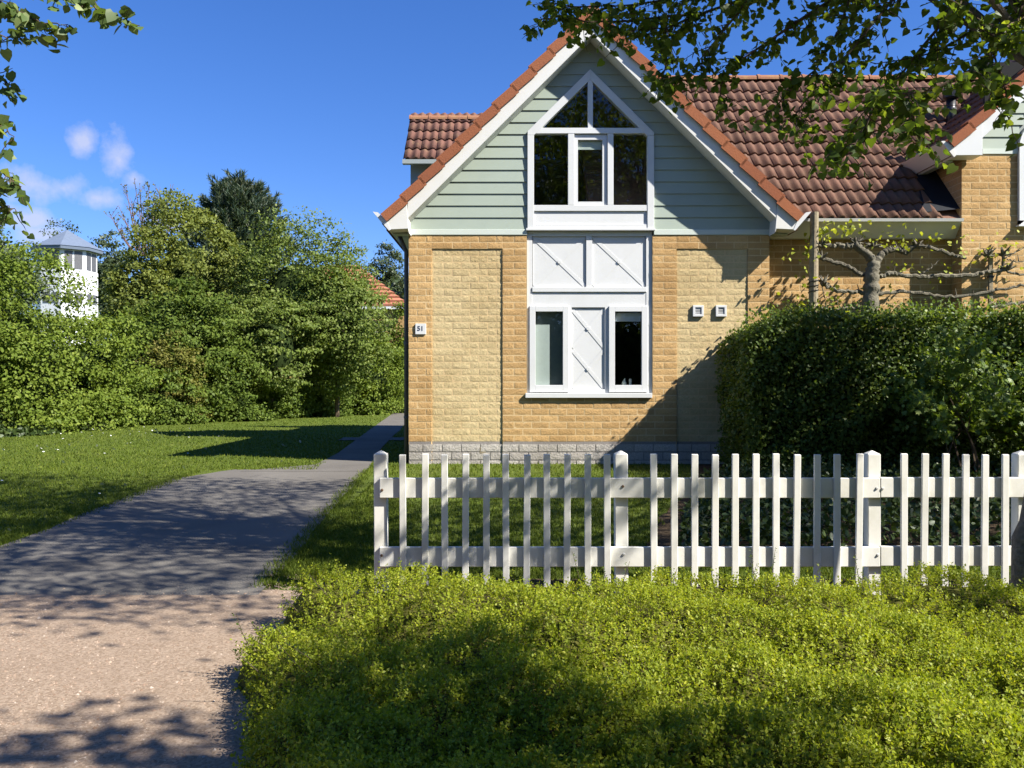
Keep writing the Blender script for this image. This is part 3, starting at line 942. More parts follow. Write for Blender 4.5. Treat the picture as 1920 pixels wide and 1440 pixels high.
# ---- white panel and lower window
yl = YF + .026
lw = MB()
bars(lw, [rect(988, 998, 432.7, 737), rect(1212, 1223.3, 432.7, 737), rect(998, 1212, 432.7, 442.5), rect(1099.5, 1110.5, 442.5, 538)], yl, yl + .1)
bars(lw, [rect(998, 1212, 547, 576)], yl + .005, yl + .1)
lowwin = lw.build("window", MAT['white'], house, bevel=.002); fix_normals(lowwin.data)
lowwin["label"] = "white column of crossed panels above a pair of casements"
mb = MB(); bars(mb, [rect(998, 1212.5, 538, 547)], yl - .014, yl + .08); mb.build("rail", MAT['white'], lowwin, bevel=.003)
def xpanel(a, b, c, d, y, stack=1):
    mb = MB(); bars(mb, [rect(a, b, c, d)], y + .016, y + .05)
    p = mb.build("panel", MAT['white'], lowwin); fix_normals(p.data)
    hh = (d - c) / stack
    for q in range(stack):
        c0, d0 = c + q * hh, c + (q + 1) * hh
        L = math.hypot(b - a, d0 - c0); nx, ny = (d0 - c0) / L, -(b - a) / L
        w = 3.2
        for (ax, ay, bx, by, dep) in ((a, c0, b, d0, .0045), (a, d0, b, c0, .005)):
            lx, ly = bx - ax, by - ay; l = math.hypot(lx, ly); px_, py_ = -ly / l * w, lx / l * w
            t = w / l * .9
            ax2, ay2, bx2, by2 = ax + lx * t, ay + ly * t, bx - lx * t, by - ly * t
            mb = MB(); bars(mb, [[(ax2 + px_, ay2 + py_), (bx2 + px_, by2 + py_), (bx2 - px_, by2 - py_), (ax2 - px_, ay2 - py_)]], y + .016 - dep, y + .0155)
            o = mb.build("batten", MAT['white'], p); fix_normals(o.data)
        mb = MB(); mx, my = (a + b) / 2, (c0 + d0) / 2
        bars(mb, [[(mx + 3.4 * math.cos(t), my + 3.4 * math.sin(t)) for t in [i * math.pi / 4 + .39 for i in range(8)]]], y - .002, y + .0155)
        o = mb.build("boss", MAT['white'], p); fix_normals(o.data)
xpanel(999, 1099, 443, 537.5, yl + .006)
xpanel(1111, 1211.5, 443, 537.5, yl + .006)
xpanel(1071.5, 1135, 577.5, 730, yl + .010, 2)
mb = MB(); bars(mb, [rect(1065, 1072, 576, 737), rect(1134.5, 1143, 576, 737), rect(1072, 1134.5, 730, 737)], yl + .004, yl + .08); mb.build("mullion", MAT['white'], lowwin, bevel=.002)
for (a, b, nm) in ((993, 1066.5, 0), (1142, 1214.5, 1)):
    mb = MB(); t = 11
    bars(mb, [rect(a, a + t, 573.5, 735.5), rect(b - t, b, 573.5, 735.5), rect(a + t, b - t, 573.5, 584), rect(a + t, b - t, 722, 735.5)], yl - .022, yl + .05)
    sash = mb.build("casement", MAT['white'], lowwin, bevel=.003)
    pane(rect(a + t, b - t, 584, 722), yl + .018, lowwin)
    if nm == 0:
        mb = MB(); bars(mb, [rect(a + t - 2, b - t + 2, 580, 724)], yl + .075, yl + .08); mb.build("grey_blind", MAT['blindgrey'], lowwin)
        mb = MB(); bars(mb, [rect(a + t - 2, a + t + 27, 608, 724)], yl + .055, yl + .06); mb.build("pale_blind", MAT['blindlight'], lowwin)
    else:
        mb = MB(); bars(mb, [rect(a + t + 1, b - t - 1, 586, 599)], yl + .05, yl + .054); bars(mb, [rect(a + t + 1, b - t - 1, 599, 602)], yl + .046, yl + .06)
        mb.build("roller_blind", MAT['white'], lowwin)
        # small things standing on the inner sill
        mb = MB(); zs = Z(722) ; xo = X(a + t + 20)
        mb.box(X(a + t), X(b - t), yl + .06, yl + .2, zs - .03, zs - .002)
        mb.build("inner_sill", MAT['white'], lowwin)
        mb = MB(); mb.tube([(xo, yl + .13, zs - .002), (xo, yl + .13, zs + .03), (xo, yl + .13, zs + .06), (xo + .01, yl + .13, zs + .1)], [.03, .035, .02, .004], 8)
        mb.tube([(xo + .09, yl + .13, zs - .002), (xo + .09, yl + .13, zs + .09)], [.02, .02], 8)
        mb.build("ornament", MAT['blindlight'], lowwin)
    for zz in (600, 660, 712):
        mb = MB(); xx_ = a - 1.5 if nm == 0 else b + .5
        bars(mb, [rect(xx_ - 1, xx_ + 1.5, zz, zz + 10)], yl - .012, yl + .01); mb.build("hinge", MAT['white'], lowwin)
mb = MB(); bars(mb, [rect(985, 1222, 737, 746)], YF - .045, yl + .12); mb.build("sill", MAT['white'], lowwin, bevel=.004)
# vent covers
for cx_ in (1309, 1352):
    mb = MB(); a, b, c, d_ = cx_ - 10, cx_ + 10, 572.5, 593.5
    bars(mb, [rect(a, b, c, c + 4), rect(a, b, d_ - 4, d_), rect(a, a + 4, c + 4, d_ - 4), rect(b - 4, b, c + 4, d_ - 4)], YF - .018, YF + .018)
    v = mb.build("wall_vent", MAT['white'], house, bevel=.002)
    mb = MB(); bars(mb, [rect(a + 4, b - 4, c + 4, d_ - 4)], YF + .006, YF + .016); mb.build("mesh_insert", MAT['pipe'], v)
    for i in range(5):
        mb = MB(); zc = c + 5 + i * 2.6; bars(mb, [rect(a + 4, b - 4, zc, zc + 1.2)], YF - .008, YF + .006); mb.build("slat", MAT['white'], v)
# rain pipe on the left corner
mb = MB(); xp = X(761.5, 12.6)
mb.tube([(xp - .10, 12.62, Z(440)), (xp - .06, 12.62, Z(452)), (xp, 12.62, Z(470)), (xp, 12.62, Z(520)), (xp, 12.62, -.05)], .032, 10)
dp = mb.build("rain_pipe", MAT['pipe'], house, smooth=True)
for py in (520, 640, 780):
    mb = MB(); mb.tube([(xp, 12.62, Z(py)), (xp, 12.62, Z(py + 5))], .038, 10); mb.build("bracket", MAT['pipe'], dp)

# ---- rear cross wing of the house seen above the left slope
ww = MB()
wxl = -1.98
ww.box(wxl, 1.0, 16.86, 19.0, 0, 5.62); 
o = ww.build("rear_wall", MAT['wingsiding'], house)
zrid, yrid = 6.57, 17.72
mb = MB()
mb.prism_x([(16.66, 5.50), (yrid, zrid - .03), (yrid + 1.06, 5.50), (yrid + 1.06, 5.40), (yrid, zrid - .14), (16.66, 5.40)], -2.06, 1.1)
rw = mb.build("rear_roof", MAT['tile_old'], house); fix_normals(rw.data)
slope_tiles((-2.09, 16.60, 5.475), (1, 0, 0), (0, s2, s2), range(0, 9), 5, lambda c: True, TILE_OLD, rw, True, None, 5)
for k in range(9):
    o = bpy.data.objects.new("ridge_tile", RIDGE); COL.objects.link(o); o.parent = rw
    o.location = (-2.10 + k * .40, yrid + .02, zrid - .005); o.rotation_euler = (0, 0, -math.pi / 2)
mb = MB(); mb.box(-2.1, 1.0, 16.54, 16.66, 5.38, 5.46); mb.build("rear_gutter", MAT['wingsiding'], house)

# ---- house number plate
sign = thing("house_number_sign", (X(789), 12.5, Z(617)), "small white square plate with the house number 51 beside the corner", "sign")
mb = MB(); bars(mb, [rect(779, 799, 607, 627)], YF - .022, YF - .002); mb.build("plate", MAT['white'], sign, bevel=.003)
def glyph(txt, cx_, cy_, size):
    c = bpy.data.curves.new("number", 'FONT'); c.body = txt; c.align_x = 'CENTER'; c.align_y = 'CENTER'; c.size = size; c.extrude = .001; c.offset = .002
    o = bpy.data.objects.new("number", c); COL.objects.link(o)
    o.location = (X(cx_), YF - .0235, Z(cy_)); o.rotation_euler = (math.pi / 2, 0, 0)
    c.materials.append(MAT['ink'])
    me = bpy.data.meshes.new_from_object(o.evaluated_get(bpy.context.evaluated_depsgraph_get()))
    mw = o.matrix_basis.copy(); bpy.data.objects.remove(o)
    o = put("number", me, sign); o.matrix_local = mw
glyph("51", 788.5, 616.5, .095)

# ================================================================== middle house (cross roof)
mid = thing("terrace_house", (5.1, 12.85, 0), "set-back brick terrace house with a wide brown pantile roof between two gables", "house")
YM = 12.79
xw = X(1803)                       # left wall of the right-hand wing
mb = MB(); mb.box(xr - .3, xw + .3, YM + .0022, YM + .3, 0, Z(438, YM)); mwall = mb.build("wall", MAT['mortar'], mid)
mrows = course_rows(lambda z: [(xr - .1, xw + .02, YM, 'pale' if False else 'ochre')], Z(828) + .002, Z(438, YM), COURSE, BL, phase=.06)
mrows.sort(key=lambda q: -q[2])
lay(mwall, mrows, 160, "brick", "brickwork", seed=12)
ze, ye = Z(409, 12.48), 12.48      # eave line of the cross roof
zr_, yr_ = 6.62, ye + (6.62 - ze)
mb = MB(); mb.prism_x([(ye + .03, ze - .01), (yr_, zr_ - .04), (yr_ + 3.0, zr_ - 3.04), (yr_ + 3.0, zr_ - 3.2), (yr_, zr_ - .2), (ye + .15, ze - .06)], CX, 10.5)
mroof = mb.build("roof", MAT['tile'], mid); fix_normals(mroof.data)
# right wing slope, needed for the valley
YB2 = 12.2
ex2, ez2 = X(1785, YB2), Z(274, YB2)
SL2 = .92
cxr = ex2 + 2.75
def zw(x): return ez2 + (min(x, cxr) - ex2) * SL2 if x < cxr else ez2 + (cxr - ex2) * SL2 - (x - cxr) * SL2
def keep_mid(c):
    if c.x < CX: return False
    if c.z < zapex_u - abs(c.x - CX) - .12: return False
    if c.x > ex2 - .05 and c.z < zw(c.x) - .10: return False
    if c.x > xw + .15 and c.z < ez2 + .1: return False
    return c.x < 8.6 and c.z < zr_ - .03
cnt = slope_tiles((1.0, ye - .03, ze - .012), (1, 0, 0), (0, s2, s2), range(0, 26), 13, keep_mid, TILE, mroof, True, None, 6)
for k in range(19):
    o = bpy.data.objects.new("ridge_tile", RIDGE); COL.objects.link(o); o.parent = mroof
    o.location = (1.2 + k * .40, yr_ + .02, zr_ - .005 + random.uniform(-.006, .006)); o.rotation_euler = (0, random.uniform(-.012, .012), -math.pi / 2)
mb = MB(); mb.prism_x([(ye - .02, ze - .02), (YM - .001, ze - .02), (YM - .001, ze - .26), (ye + .20, ze - .26)], xr + .06, xw - .002)
o = mb.build("eave_box", MAT['cream'], mid); fix_normals(o.data)
mb = MB(); mb.prism_x([(ye - .055, ze - .012), (ye - .021, ze - .012), (ye - .021, ze - .055), (ye - .045, ze - .055)], xr + .2, xw - .004)
o = mb.build("gutter", MAT['cream'], mid); fix_normals(o.data)
# lead valley against the wing and a slipped tile in it
mb = MB()
va = []
for t in np.linspace(0, 1, 6):
    x = xw - .55 + .40 * t; y = ye + .05 + 1.15 * t; va.append((x, y, ze + (y - ye) + .045))
V = []; 
for (x, y, z) in va: V += [(x, y, z), (xw - .003, y, z + .05)]
mb.add(V, [(2 * i, 2 * i + 1, 2 * i + 3, 2 * i + 2) for i in range(5)])
mb.build("valley_lead", MAT['lead'], mid)
mb = MB(); mb.add([(X(1708, 12.52), 12.52, Z(404, 12.52)), (X(1731, 12.52), 12.52, Z(403, 12.52)), (X(1722, 12.52), 12.66, Z(389, 12.52)), (X(1720, 12.72), 12.72, Z(400, 12.52))], [(0, 1, 2), (0, 2, 3), (1, 3, 2), (0, 3, 1)])
mb.build("slipped_tile", MAT['ridge'], mid)
# flue
yfl = 14.4; xfl = X(1783, yfl); zb = ze + (yfl - ye)
mb = MB(); mb.tube([(xfl, yfl, zb - .1), (xfl, yfl, Z(186, yfl))], .075, 14); fl = mb.build("flue_pipe", MAT['black'], mid, smooth=True)
mb = MB(); mb.tube([(xfl, yfl, Z(187, yfl)), (xfl, yfl, Z(184, yfl)), (xfl, yfl, Z(170, yfl)), (xfl, yfl, Z(166, yfl))], [.085, .125, .13, .11], 14); mb.build("flue_cap", MAT['black'], fl)
mb = MB(); mb.tube([(xfl, yfl, Z(207, yfl)), (xfl, yfl, Z(204, yfl))], .088, 14); mb.build("collar", MAT['pipe'], fl)

# ================================================================== right-hand gable
rh = thing("corner_house", (8.5, 12.5, 0), "taller brick house with orange verge tiles and arched window at the right edge", "house")
xw2 = 10.6
aw0, aw1 = X(1908), X(2030)
mb = MB(); zt = Z(289)
mb.box(xw + .004, aw0, YF + .0022, YF + .28, 0, zt); mb.box(aw1, xw2, YF + .0022, YF + .28, 0, zt); mb.box(aw0, aw1, YF + .0022, YF + .28, 0, Z(426))
mb.box(xw + .006, xw + .2, YF + .28, 19, 0, zt + .2)
rwall = mb.build("wall", MAT['mortar'], rh)
rr = course_rows(lambda z: [(xw, aw0, YF, 'ochre'), (aw1, 8.6, YF, 'ochre')] if z > Z(426) else [(xw, 8.6, YF, 'ochre')], Z(828) + .002, zt - .004, COURSE, BL, phase=.02)
rr = [q for q in rr if q[0] < 8.0]
rr.sort(key=lambda q: (q[0] > X(1930), -q[2]))
lay(rwall, rr, 220, "brick", "brickwork", seed=21)
# bricks on the shaded return wall
rotl = Matrix.Rotation(-math.pi / 2, 3, 'Z')
# local x runs from back to front along the wall, the face looks to -X
ret = course_rows(lambda z: [(-14.6, -YF - .03, xw, 'ochre')], Z(828) + .002 + COURSE * 17, zt - .004, COURSE, BL, phase=.1)
lay(rwall, ret, 60, "brick", "return_brickwork", rot=rotl, seed=22)
# wing roof
mb = MB(); e2 = cxr - ex2; zap2 = ez2 + e2 * SL2
for s in (-1, 1):
    mb.prism_y([(cxr, zap2 - .02), (cxr + s * e2, ez2 - .02), (cxr + s * e2, ez2 - .14), (cxr, zap2 - .14)], YB2 + .02, 20)
rroof = mb.build("roof", MAT['tile'], rh); fix_normals(rroof.data)
sv = Vector((1, 0, SL2)).normalized()
slope_tiles((ex2 - .05, 17.6, ez2 - .05), (0, -1, 0), tuple(sv), range(0, 18), 9, lambda c: c.x < cxr - .1 and c.y > YB2 + .18 and c.z > ze + (c.y - ye) - .15, TILE, rroof, True, None, 9)
verge(cxr, zap2, e2, YB2 - .042, rroof, nmax=9, sides=(-1,), slope=SL2)
g = lambda px, py: (X(px, YB2), Z(py, YB2))
dzl = Z(218, YB2) - Z(257, YB2)
mb = MB()
xa = X(1842, YB2); mb.prism_y([(xa, ez2 + (xa - ex2) * SL2), (cxr, zap2), (cxr, zap2 - .30), (xa, ez2 + (xa - ex2) * SL2 - .28)], YB2, YF - .003)
o = mb.build("barge_board", MAT['white'], rh, bevel=.004); fix_normals(o.data)
mb = MB(); mb.prism_y([g(1786, 274), (xa, ez2 + (xa - ex2) * SL2), g(1842, 291), g(1791, 291.5)], YB2 - .006, YF - .03)
o = mb.build("eave_box", MAT['white'], rh, bevel=.004); fix_normals(o.data)
mb = MB(); mb.prism_y([g(1764, 265), g(1770, 264.5), g(1785.5, 274.5), g(1791.5, 292), g(1788.5, 295)], YB2 - .012, 15.6)
o = mb.build("gutter", MAT['cream'], rh); fix_normals(o.data)
mb = MB(); mb.prism_y([g(1791, 292), g(1804.5, 291.8), g(1804.5, 294), g(1791, 294)], YF - .03, 15.6)
o = mb.build("soffit", MAT['trim'], rh); fix_normals(o.data)
mb = MB(); mb.box(X(1842), 8.6, YF - .012, YF + .2, Z(288.6), Z(279)); mb.build("trim_board", MAT['trim'], rh)
for k in range(6):
    za = Z(278.8) + k * bw; zb2 = za + bw
    zz0 = ez2 - .2
    xa1 = max(X(1842), ex2 + (za - (ez2 - .30)) / SL2); xb1 = max(X(1842), ex2 + (zb2 - (ez2 - .30)) / SL2)
    mb = MB(); x1_ = aw0 - .01 if k < 1 else aw0 + .02 * k
    if k < 3: x1_ = aw0 + (0 if k < 1 else .06 * (k - .5))
    else: x1_ = 8.4
    if x1_ - xa1 < .05: continue
    mb.add([(xa1, ysd - .014, za), (x1_, ysd - .014, za), (x1_, ysd, zb2), (xb1, ysd, zb2), (xa1, ysd + .006, za), (x1_, ysd + .006, za), (x1_, ysd + .006, zb2), (xb1, ysd + .006, zb2)],
           [(0, 1, 2, 3), (7, 6, 5, 4), (0, 4, 5, 1), (1, 5, 6, 2), (2, 6, 7, 3), (3, 7, 4, 0)])
    mb.build("siding_board", MAT['siding'], rh)
mb = MB(); mb.prism_y([(X(1842), Z(279)), (aw0, Z(279)), (aw0 + .1, Z(240)), (8.4, zap2 - .5), (X(1842), Z(262))], ysd + .008, YF + .2)
o = mb.build("gable_wall", MAT['wingsiding'], rh); fix_normals(o.data)
# arched window at the picture edge
cxa = (aw0 + aw1) / 2; ra = (aw1 - aw0) / 2; zs_ = Z(278)
mb = MB(); out, inn = [], []
for i in range(17):
    t = math.pi * i / 16
    out.append((cxa + ra * math.cos(t), zs_ + ra * 1.0 * math.sin(t))); inn.append((cxa + (ra - .08) * math.cos(t), zs_ + (ra - .08) * math.sin(t)))
out = [(aw1, Z(423))] + out + [(aw0, Z(423))]; inn = [(aw1 - .08, Z(414))] + inn + [(aw0 + .08, Z(414))]
for i in range(len(out) - 1):
    mb.prism_y([out[i], out[i + 1], inn[i + 1], inn[i]], YF - .05, YF + .05)
mb.box(aw0, aw1, YF - .05, YF + .05, Z(423), Z(414.5)); mb.box(aw0 + .08, aw1 - .08, YF - .03, YF + .04, Z(292), Z(284))
aw = mb.build("arched_window", MAT['white'], rh); fix_normals(aw.data)
mb = MB(); mb.add([(p[0], YF + .01, p[1]) for p in inn], [tuple(range(len(inn)))]); mb.build("pane", MAT['glass'], aw)
mb = MB(); mb.box(aw0 - .03, aw1 + .03, YF - .09, YF + .04, Z(426), Z(423)); mb.build("sill", MAT['white'], aw)
mb = MB(); mb.box(aw0 - .2, aw1 + .2, YF + .5, YF + .55, 2, 6); mb.build("room_back", MAT['roomdark'], rh)

# ================================================================== picket fence
YFE = 5.5
fence = thing("picket_fence", (X(1300, YFE), YFE, -.2), "low cream-white picket fence with two rails in front of the house", "fence")
def fx(px): return X(px, YFE)
def fz(py): return Z(py, YFE)
rng = random.Random(4)
POSTW = .041
def post_mesh():
    mb = MB(); h = fz(852) + .2 ; w = POSTW
    mb.box(-w, w, -w, w, -.05, h)
    me = MB()
    V = [(-w, -w, -.05), (w, -w, -.05), (w, w, -.05), (-w, w, -.05), (-w, -w, h), (w, -w, h), (w, w, h), (-w, w, h), (0, 0, h + .024)]
    me.add(V, [(0, 3, 2, 1), (0, 1, 5, 4), (1, 2, 6, 5), (2, 3, 7, 6), (3, 0, 4, 7), (4, 5, 8), (5, 6, 8), (6, 7, 8), (7, 4, 8)])
    return me.mesh("post", MAT['fence'])
PM = post_mesh()
for px in (713.5, 1166.5, 1641, 1921, 2110, 2330):
    o = put("post", PM, fence, .004); o.location = (fx(px), YFE + .045, -.2); o.rotation_euler = (rng.uniform(-.004, .004), rng.uniform(-.006, .004), 0)
def rail(p0, p1, y0, y1):
    mb = MB(); mb.box(fx(p0), fx(p1), YFE - .024, YFE + .0035, fz(y1), fz(y0)); mb.build("rail", MAT['fence'], fence, bevel=.004)
rail(712.5, 1647.5, 895.5, 933); rail(712.5, 1647.5, 1024.5, 1061.5)
rail(1648.3, 2330, 894.5, 932); rail(1648.3, 2330, 1023, 1060)
def picket_mesh():
    mb = MB(); h = fz(850.5) - fz(1098); w = .0205
    V = [(-w, 0, 0), (w, 0, 0), (w, .019, 0), (-w, .019, 0), (-w, 0, h - .002), (w, 0, h - .002), (w, .019, h), (-w, .019, h)]
    mb.add(V, [(0, 3, 2, 1), (4, 5, 6, 7), (0, 1, 5, 4), (1, 2, 6, 5), (2, 3, 7, 6), (3, 0, 4, 7)])
    return mb.mesh("picket", MAT['fence'])
PK = picket_mesh()
for px in (757.7, 797.7, 835, 873, 912, 949, 987, 1025, 1061.7, 1101, 1137.7, 1224.7, 1262.5, 1300, 1337.7, 1375.7, 1414, 1451.7, 1489.7, 1527.7, 1565.7,
           1605, 1690, 1727, 1765.7, 1804, 1839.7, 1878, 1958, 1996, 2034, 2072, 2148, 2186, 2224, 2262, 2300):
    o = put("picket", PK, fence, .0025)
    o.location = (fx(px) + rng.uniform(-.001, .001), YFE - .0445, fz(1098) + rng.uniform(-.004, .004)); o.rotation_euler = (0, rng.uniform(-.007, .007) + (px - 960) * 1.1e-5, 0)
def bolt(px, py, m):
    mb = MB(); c = Vector((fx(px), YFE - .026, fz(py))); mb.tube([c + Vector((0, .004, 0)), c, c - Vector((0, .006, 0))], [.009, .009, .006], 8); mb.build("bolt", MAT[m], fence)
for q in ((717.5, 918, 'bolt'), (716.5, 1040, 'bolt'), (1167, 911, 'bolt'), (1168.5, 1038, 'steel'), (1641, 914.5, 'steel'), (1652, 915, 'steel'), (1643, 1039, 'steel')): bolt(*q)

# ================================================================== the low golden shrubs in front
bush = thing("golden_shrub_bed", (1.8, 3.7, -.2), "low spreading bed of yellow-green small-leaved shrubs along the fence", "shrub")
LB1, LB2, LB3, LB4, LB5 = Lump(21, 2.3), Lump(22, 6.0), Lump(23, 15.0), Lump(24, 7.5, 5), Lump(25, 13.0, 5)
BX0, BX1, BY0, BY1 = -1.35, 5.2, 2.05, 5.02
def bush_h(x, y):
    P = np.c_[x, y, np.zeros_like(x)]
    wob = .07 * LB2(P)
    # signed distance to the rounded bed outline
    xl_ = np.interp(y, [2.0, 2.5, 3.2, 4.0, 4.6, 5.0], [-.64, -.76, -1.02, -1.16, -1.26, -1.16])
    dx = np.minimum(x - xl_, BX1 - x); dy = np.minimum(y - BY0, BY1 - y)
    d = np.minimum(dx, dy) + wob
    t = np.clip(d / .34, 0, 1)
    prof = np.sqrt(np.clip(1 - (1 - t) ** 2, 0, 1))
    h = .262 * prof * (1 + .15 * LB1(P) + .17 * LB2(P)) + .012 * LB3(P) * t
    # rounded cushions with creases between them
    h = h + t * (.060 * np.clip(np.abs(LB4(P)) * 1.7, 0, 1) ** .6 + .032 * np.clip(np.abs(LB5(P)) * 1.7, 0, 1) ** .6 - .055)
    return np.where(d > 0, h, -.02), d
nx, ny = 260, 130
gx, gy = np.meshgrid(np.linspace(BX0 - .2, BX1, nx), np.linspace(BY0 - .1, BY1 + .15, ny))
h, dd = bush_h(gx.ravel(), gy.ravel())
V = np.c_[gx.ravel(), gy.ravel(), -.2 + h * .80 - .03]
F = np.array([[j * nx + i, j * nx + i + 1, (j + 1) * nx + i + 1, (j + 1) * nx + i] for j in range(ny - 1) for i in range(nx - 1)])
put("dark_twig_core", np_mesh("dark_twig_core", V, F, MAT['bush_core'], True), bush)  # dark sheet under the sprigs, so that gaps read as shade
# leafy sprigs over the surface
nsp = 45000
u = RNG.random(nsp); sy = 1 / (1 / BY1 + u * (1 / BY0 - 1 / BY1)); sy = np.clip(sy + RNG.normal(0, .04, nsp), BY0, BY1 + .1)
sx = RNG.uniform(-1.42, 5.2, nsp)
k = ((sx - .05) * FPX / sy < 1020) | (RNG.random(nsp) < .6)
sx, sy = sx[k], sy[k]
h, dd = bush_h(sx, sy); k = dd > .0; sx, sy, h, dd = sx[k], sy[k], h[k], dd[k]; nsp = len(sx)
e = .02
hx = (bush_h(sx + e, sy)[0] - bush_h(sx - e, sy)[0]) / (2 * e); hy = (bush_h(sx, sy + e)[0] - bush_h(sx, sy - e)[0]) / (2 * e)
nrm = unit(np.c_[-np.clip(hx, -2.5, 2.5), -np.clip(hy, -2.5, 2.5), np.ones(nsp)])
ax = unit(nrm * 1.0 + rdir(nsp) * .6 + np.array([0, 0, .15]))
Ls = RNG.uniform(.045, .10, nsp) * (1 + 1.0 * (RNG.random(nsp) > .92))
base = np.c_[sx, sy, -.2 + h] - ax * (Ls * RNG.uniform(.40, .90, nsp))[:, None]
side = unit(np.cross(ax, rdir(nsp))); oth = np.cross(ax, side)
NL = 12
PP, DD, NN, SS = [], [], [], []
for q in range(NL):
    t = (q // 2 + .6) / (NL / 2)
    a = (side if (q // 2) % 2 == 0 else oth) * (1 if q % 2 == 0 else -1)
    PP.append(base + ax * (Ls * t)[:, None]); DD.append(a + ax * (.55 + .5 * t) + RNG.normal(0, .25, (nsp, 3))); NN.append(ax + RNG.normal(0, .35, (nsp, 3)))
    SS.append(RNG.uniform(.0125, .0215, nsp) * RNG.choice([.75, 1.0, 1.15], nsp) * (1.1 - .35 * t))
put("foliage", np_mesh("foliage", *leaf_arrays(np.concatenate(PP), np.concatenate(DD), np.concatenate(NN), np.concatenate(SS), 'diamond'), MAT['leaf_bush']), bush)["kind"] = 'stuff'
# stems of the sprigs as slim three-sided spikes
w = .0011
V = np.stack([base - side * w, base + side * w, base + oth * w, base + ax * Ls[:, None]], 1).reshape(-1, 3)
F = (np.array([[0, 1, 3], [1, 2, 3], [2, 0, 3]])[None] + (np.arange(nsp) * 4)[:, None, None]).reshape(-1, 3)
put("sprig_stems", np_mesh("sprig_stems", V, F, MAT['twig']), bush)["kind"] = 'stuff'
# a few long bare shoots in front of the fence
mb = MB(); lp, ld, ln_, ls = [], [], [], []
for i in range(34):
    px = rng.choice([rng.uniform(1370, 1760), rng.uniform(720, 1900), rng.uniform(470, 700)])
    y = rng.uniform(4.4, 4.95) if px > 720 else rng.uniform(3.2, 4.6)
    x = X(px, y); hh = float(bush_h(np.array([x]), np.array([y]))[0][0])
    if hh < .1: continue
    b = Vector((x, y, -.2 + max(hh, .05) - .06)); dr = Vector((rng.uniform(-.35, .35), rng.uniform(-.3, .2), 1)).normalized() if px > 720 else Vector((rng.uniform(-1, -.2), rng.uniform(-.4, .2), .7)).normalized()
    L = rng.uniform(.12, .24)
    mb.tube([b, b + dr * L * .5, b + dr * L + Vector((rng.uniform(-.02, .02), 0, 0))], [.0022, .0018, .0008], 5)
    for q in range(16):
        t = .25 + .75 * q / 16
        lp.append(b + dr * L * t); ld.append(Vector((math.cos(q * 2.4), math.sin(q * 2.4), .7))); ln_.append(dr); ls.append(rng.uniform(.010, .017))
mb.build("long_shoots", MAT['twig'], bush)["kind"] = 'stuff'
leaf_obj("shoot_leaves", np.array(lp), np.array(ld), np.array(ln_), ls, 'oval', MAT['leaf_hedge'], bush)["kind"] = 'stuff'

# ================================================================== trimmed hedge and the maple in it
def rounded_box_shell(n, x0, x1, y0, y1, z0, z1, faces):
    """random points near the surface of a box with normals"""
    out = []
    for f, share in faces.items():
        m = int(n * share)
        a, b = RNG.random(m), RNG.random(m)
        if f == 'front': P = np.c_[x0 + a * (x1 - x0), np.full(m, y0), z0 + b * (z1 - z0)]; Nn = np.tile([0, -1, .15], (m, 1))
        if f == 'left': P = np.c_[np.full(m, x0), y0 + a * (y1 - y0), z0 + b * (z1 - z0)]; Nn = np.tile([-1, 0, .15], (m, 1))
        if f == 'top': P = np.c_[x0 + a * (x1 - x0), y0 + b * (y1 - y0), np.full(m, z1)]; Nn = np.tile([0, -.1, 1.], (m, 1))
        out.append((P, Nn))
    return np.concatenate([o[0] for o in out]), np.concatenate([o[1] for o in out])
hedge = thing("trimmed_hedge", (5.6, 11.5, 0), "tall dark green clipped hedge between the house wall and the fence", "hedge")
hx0, hx1, hy0, hy1, hz = 3.0, 9.0, 10.95, 12.40, 2.04
P, Nn = rounded_box_shell(56000, hx0, hx1, hy0, hy1, .05, hz, {'front': .62, 'left': .12, 'top': .26})
k = P[:, 0] * FPX / P[:, 1] < 1010; P, Nn = P[k], Nn[k]
LH, LH2 = Lump(31, 2.2), Lump(32, 6.5)
off = .09 * LH(P) + .05 * LH2(P) - .10 * RNG.random(len(P)) ** .7 * 1.6
P = P + Nn * off[:, None]
# round the left top corner
cut = np.clip((hx0 + .45 - P[:, 0]) / .45, 0, 1)
P[:, 2] -= cut ** 2 * .30 * np.clip((P[:, 2]) / hz, 0, 1)
P[:, 2] += .06 * np.clip((P[:, 0] - 3.5) / 3, 0, 1)
P[:, 2] = np.maximum(P[:, 2], .02)
n = len(P)
leaf_obj("foliage", P, Nn * .5 + rdir(n) * .9 + np.array([0, 0, -.25]), Nn + rdir(n) * .8 + np.array([0, 0, .4]), RNG.uniform(.032, .062, n), 'oval', MAT['leaf_hedge'], hedge)["kind"] = 'stuff'
mb = MB(); mb.box(hx0 + .11, hx1, hy0 + .17, hy1 + .05, .05, hz - .17); mb.build("dark_hedge_core", MAT['leaf_core'], hedge, bevel=.08)  # solid box whose dark colour stands for the hedge's shaded inside
# fine shoots above the clipped top
n = 1600
sx = RNG.uniform(hx0 + .2, 7.2, n); sy = RNG.uniform(hy0, hy1, n); szz = hz + .02 + .06 * np.clip((sx - 3.5) / 3, 0, 1) + RNG.random(n) ** 2 * .16 - np.clip((hx0 + .45 - sx) / .45, 0, 1) ** 2 * .3
leaf_obj("top_shoots", np.c_[sx, sy, szz], rdir(n, .8), rdir(n, .6), RNG.uniform(.03, .055, n), 'oval', MAT['leaf_maple'], hedge)["kind"] = 'stuff'

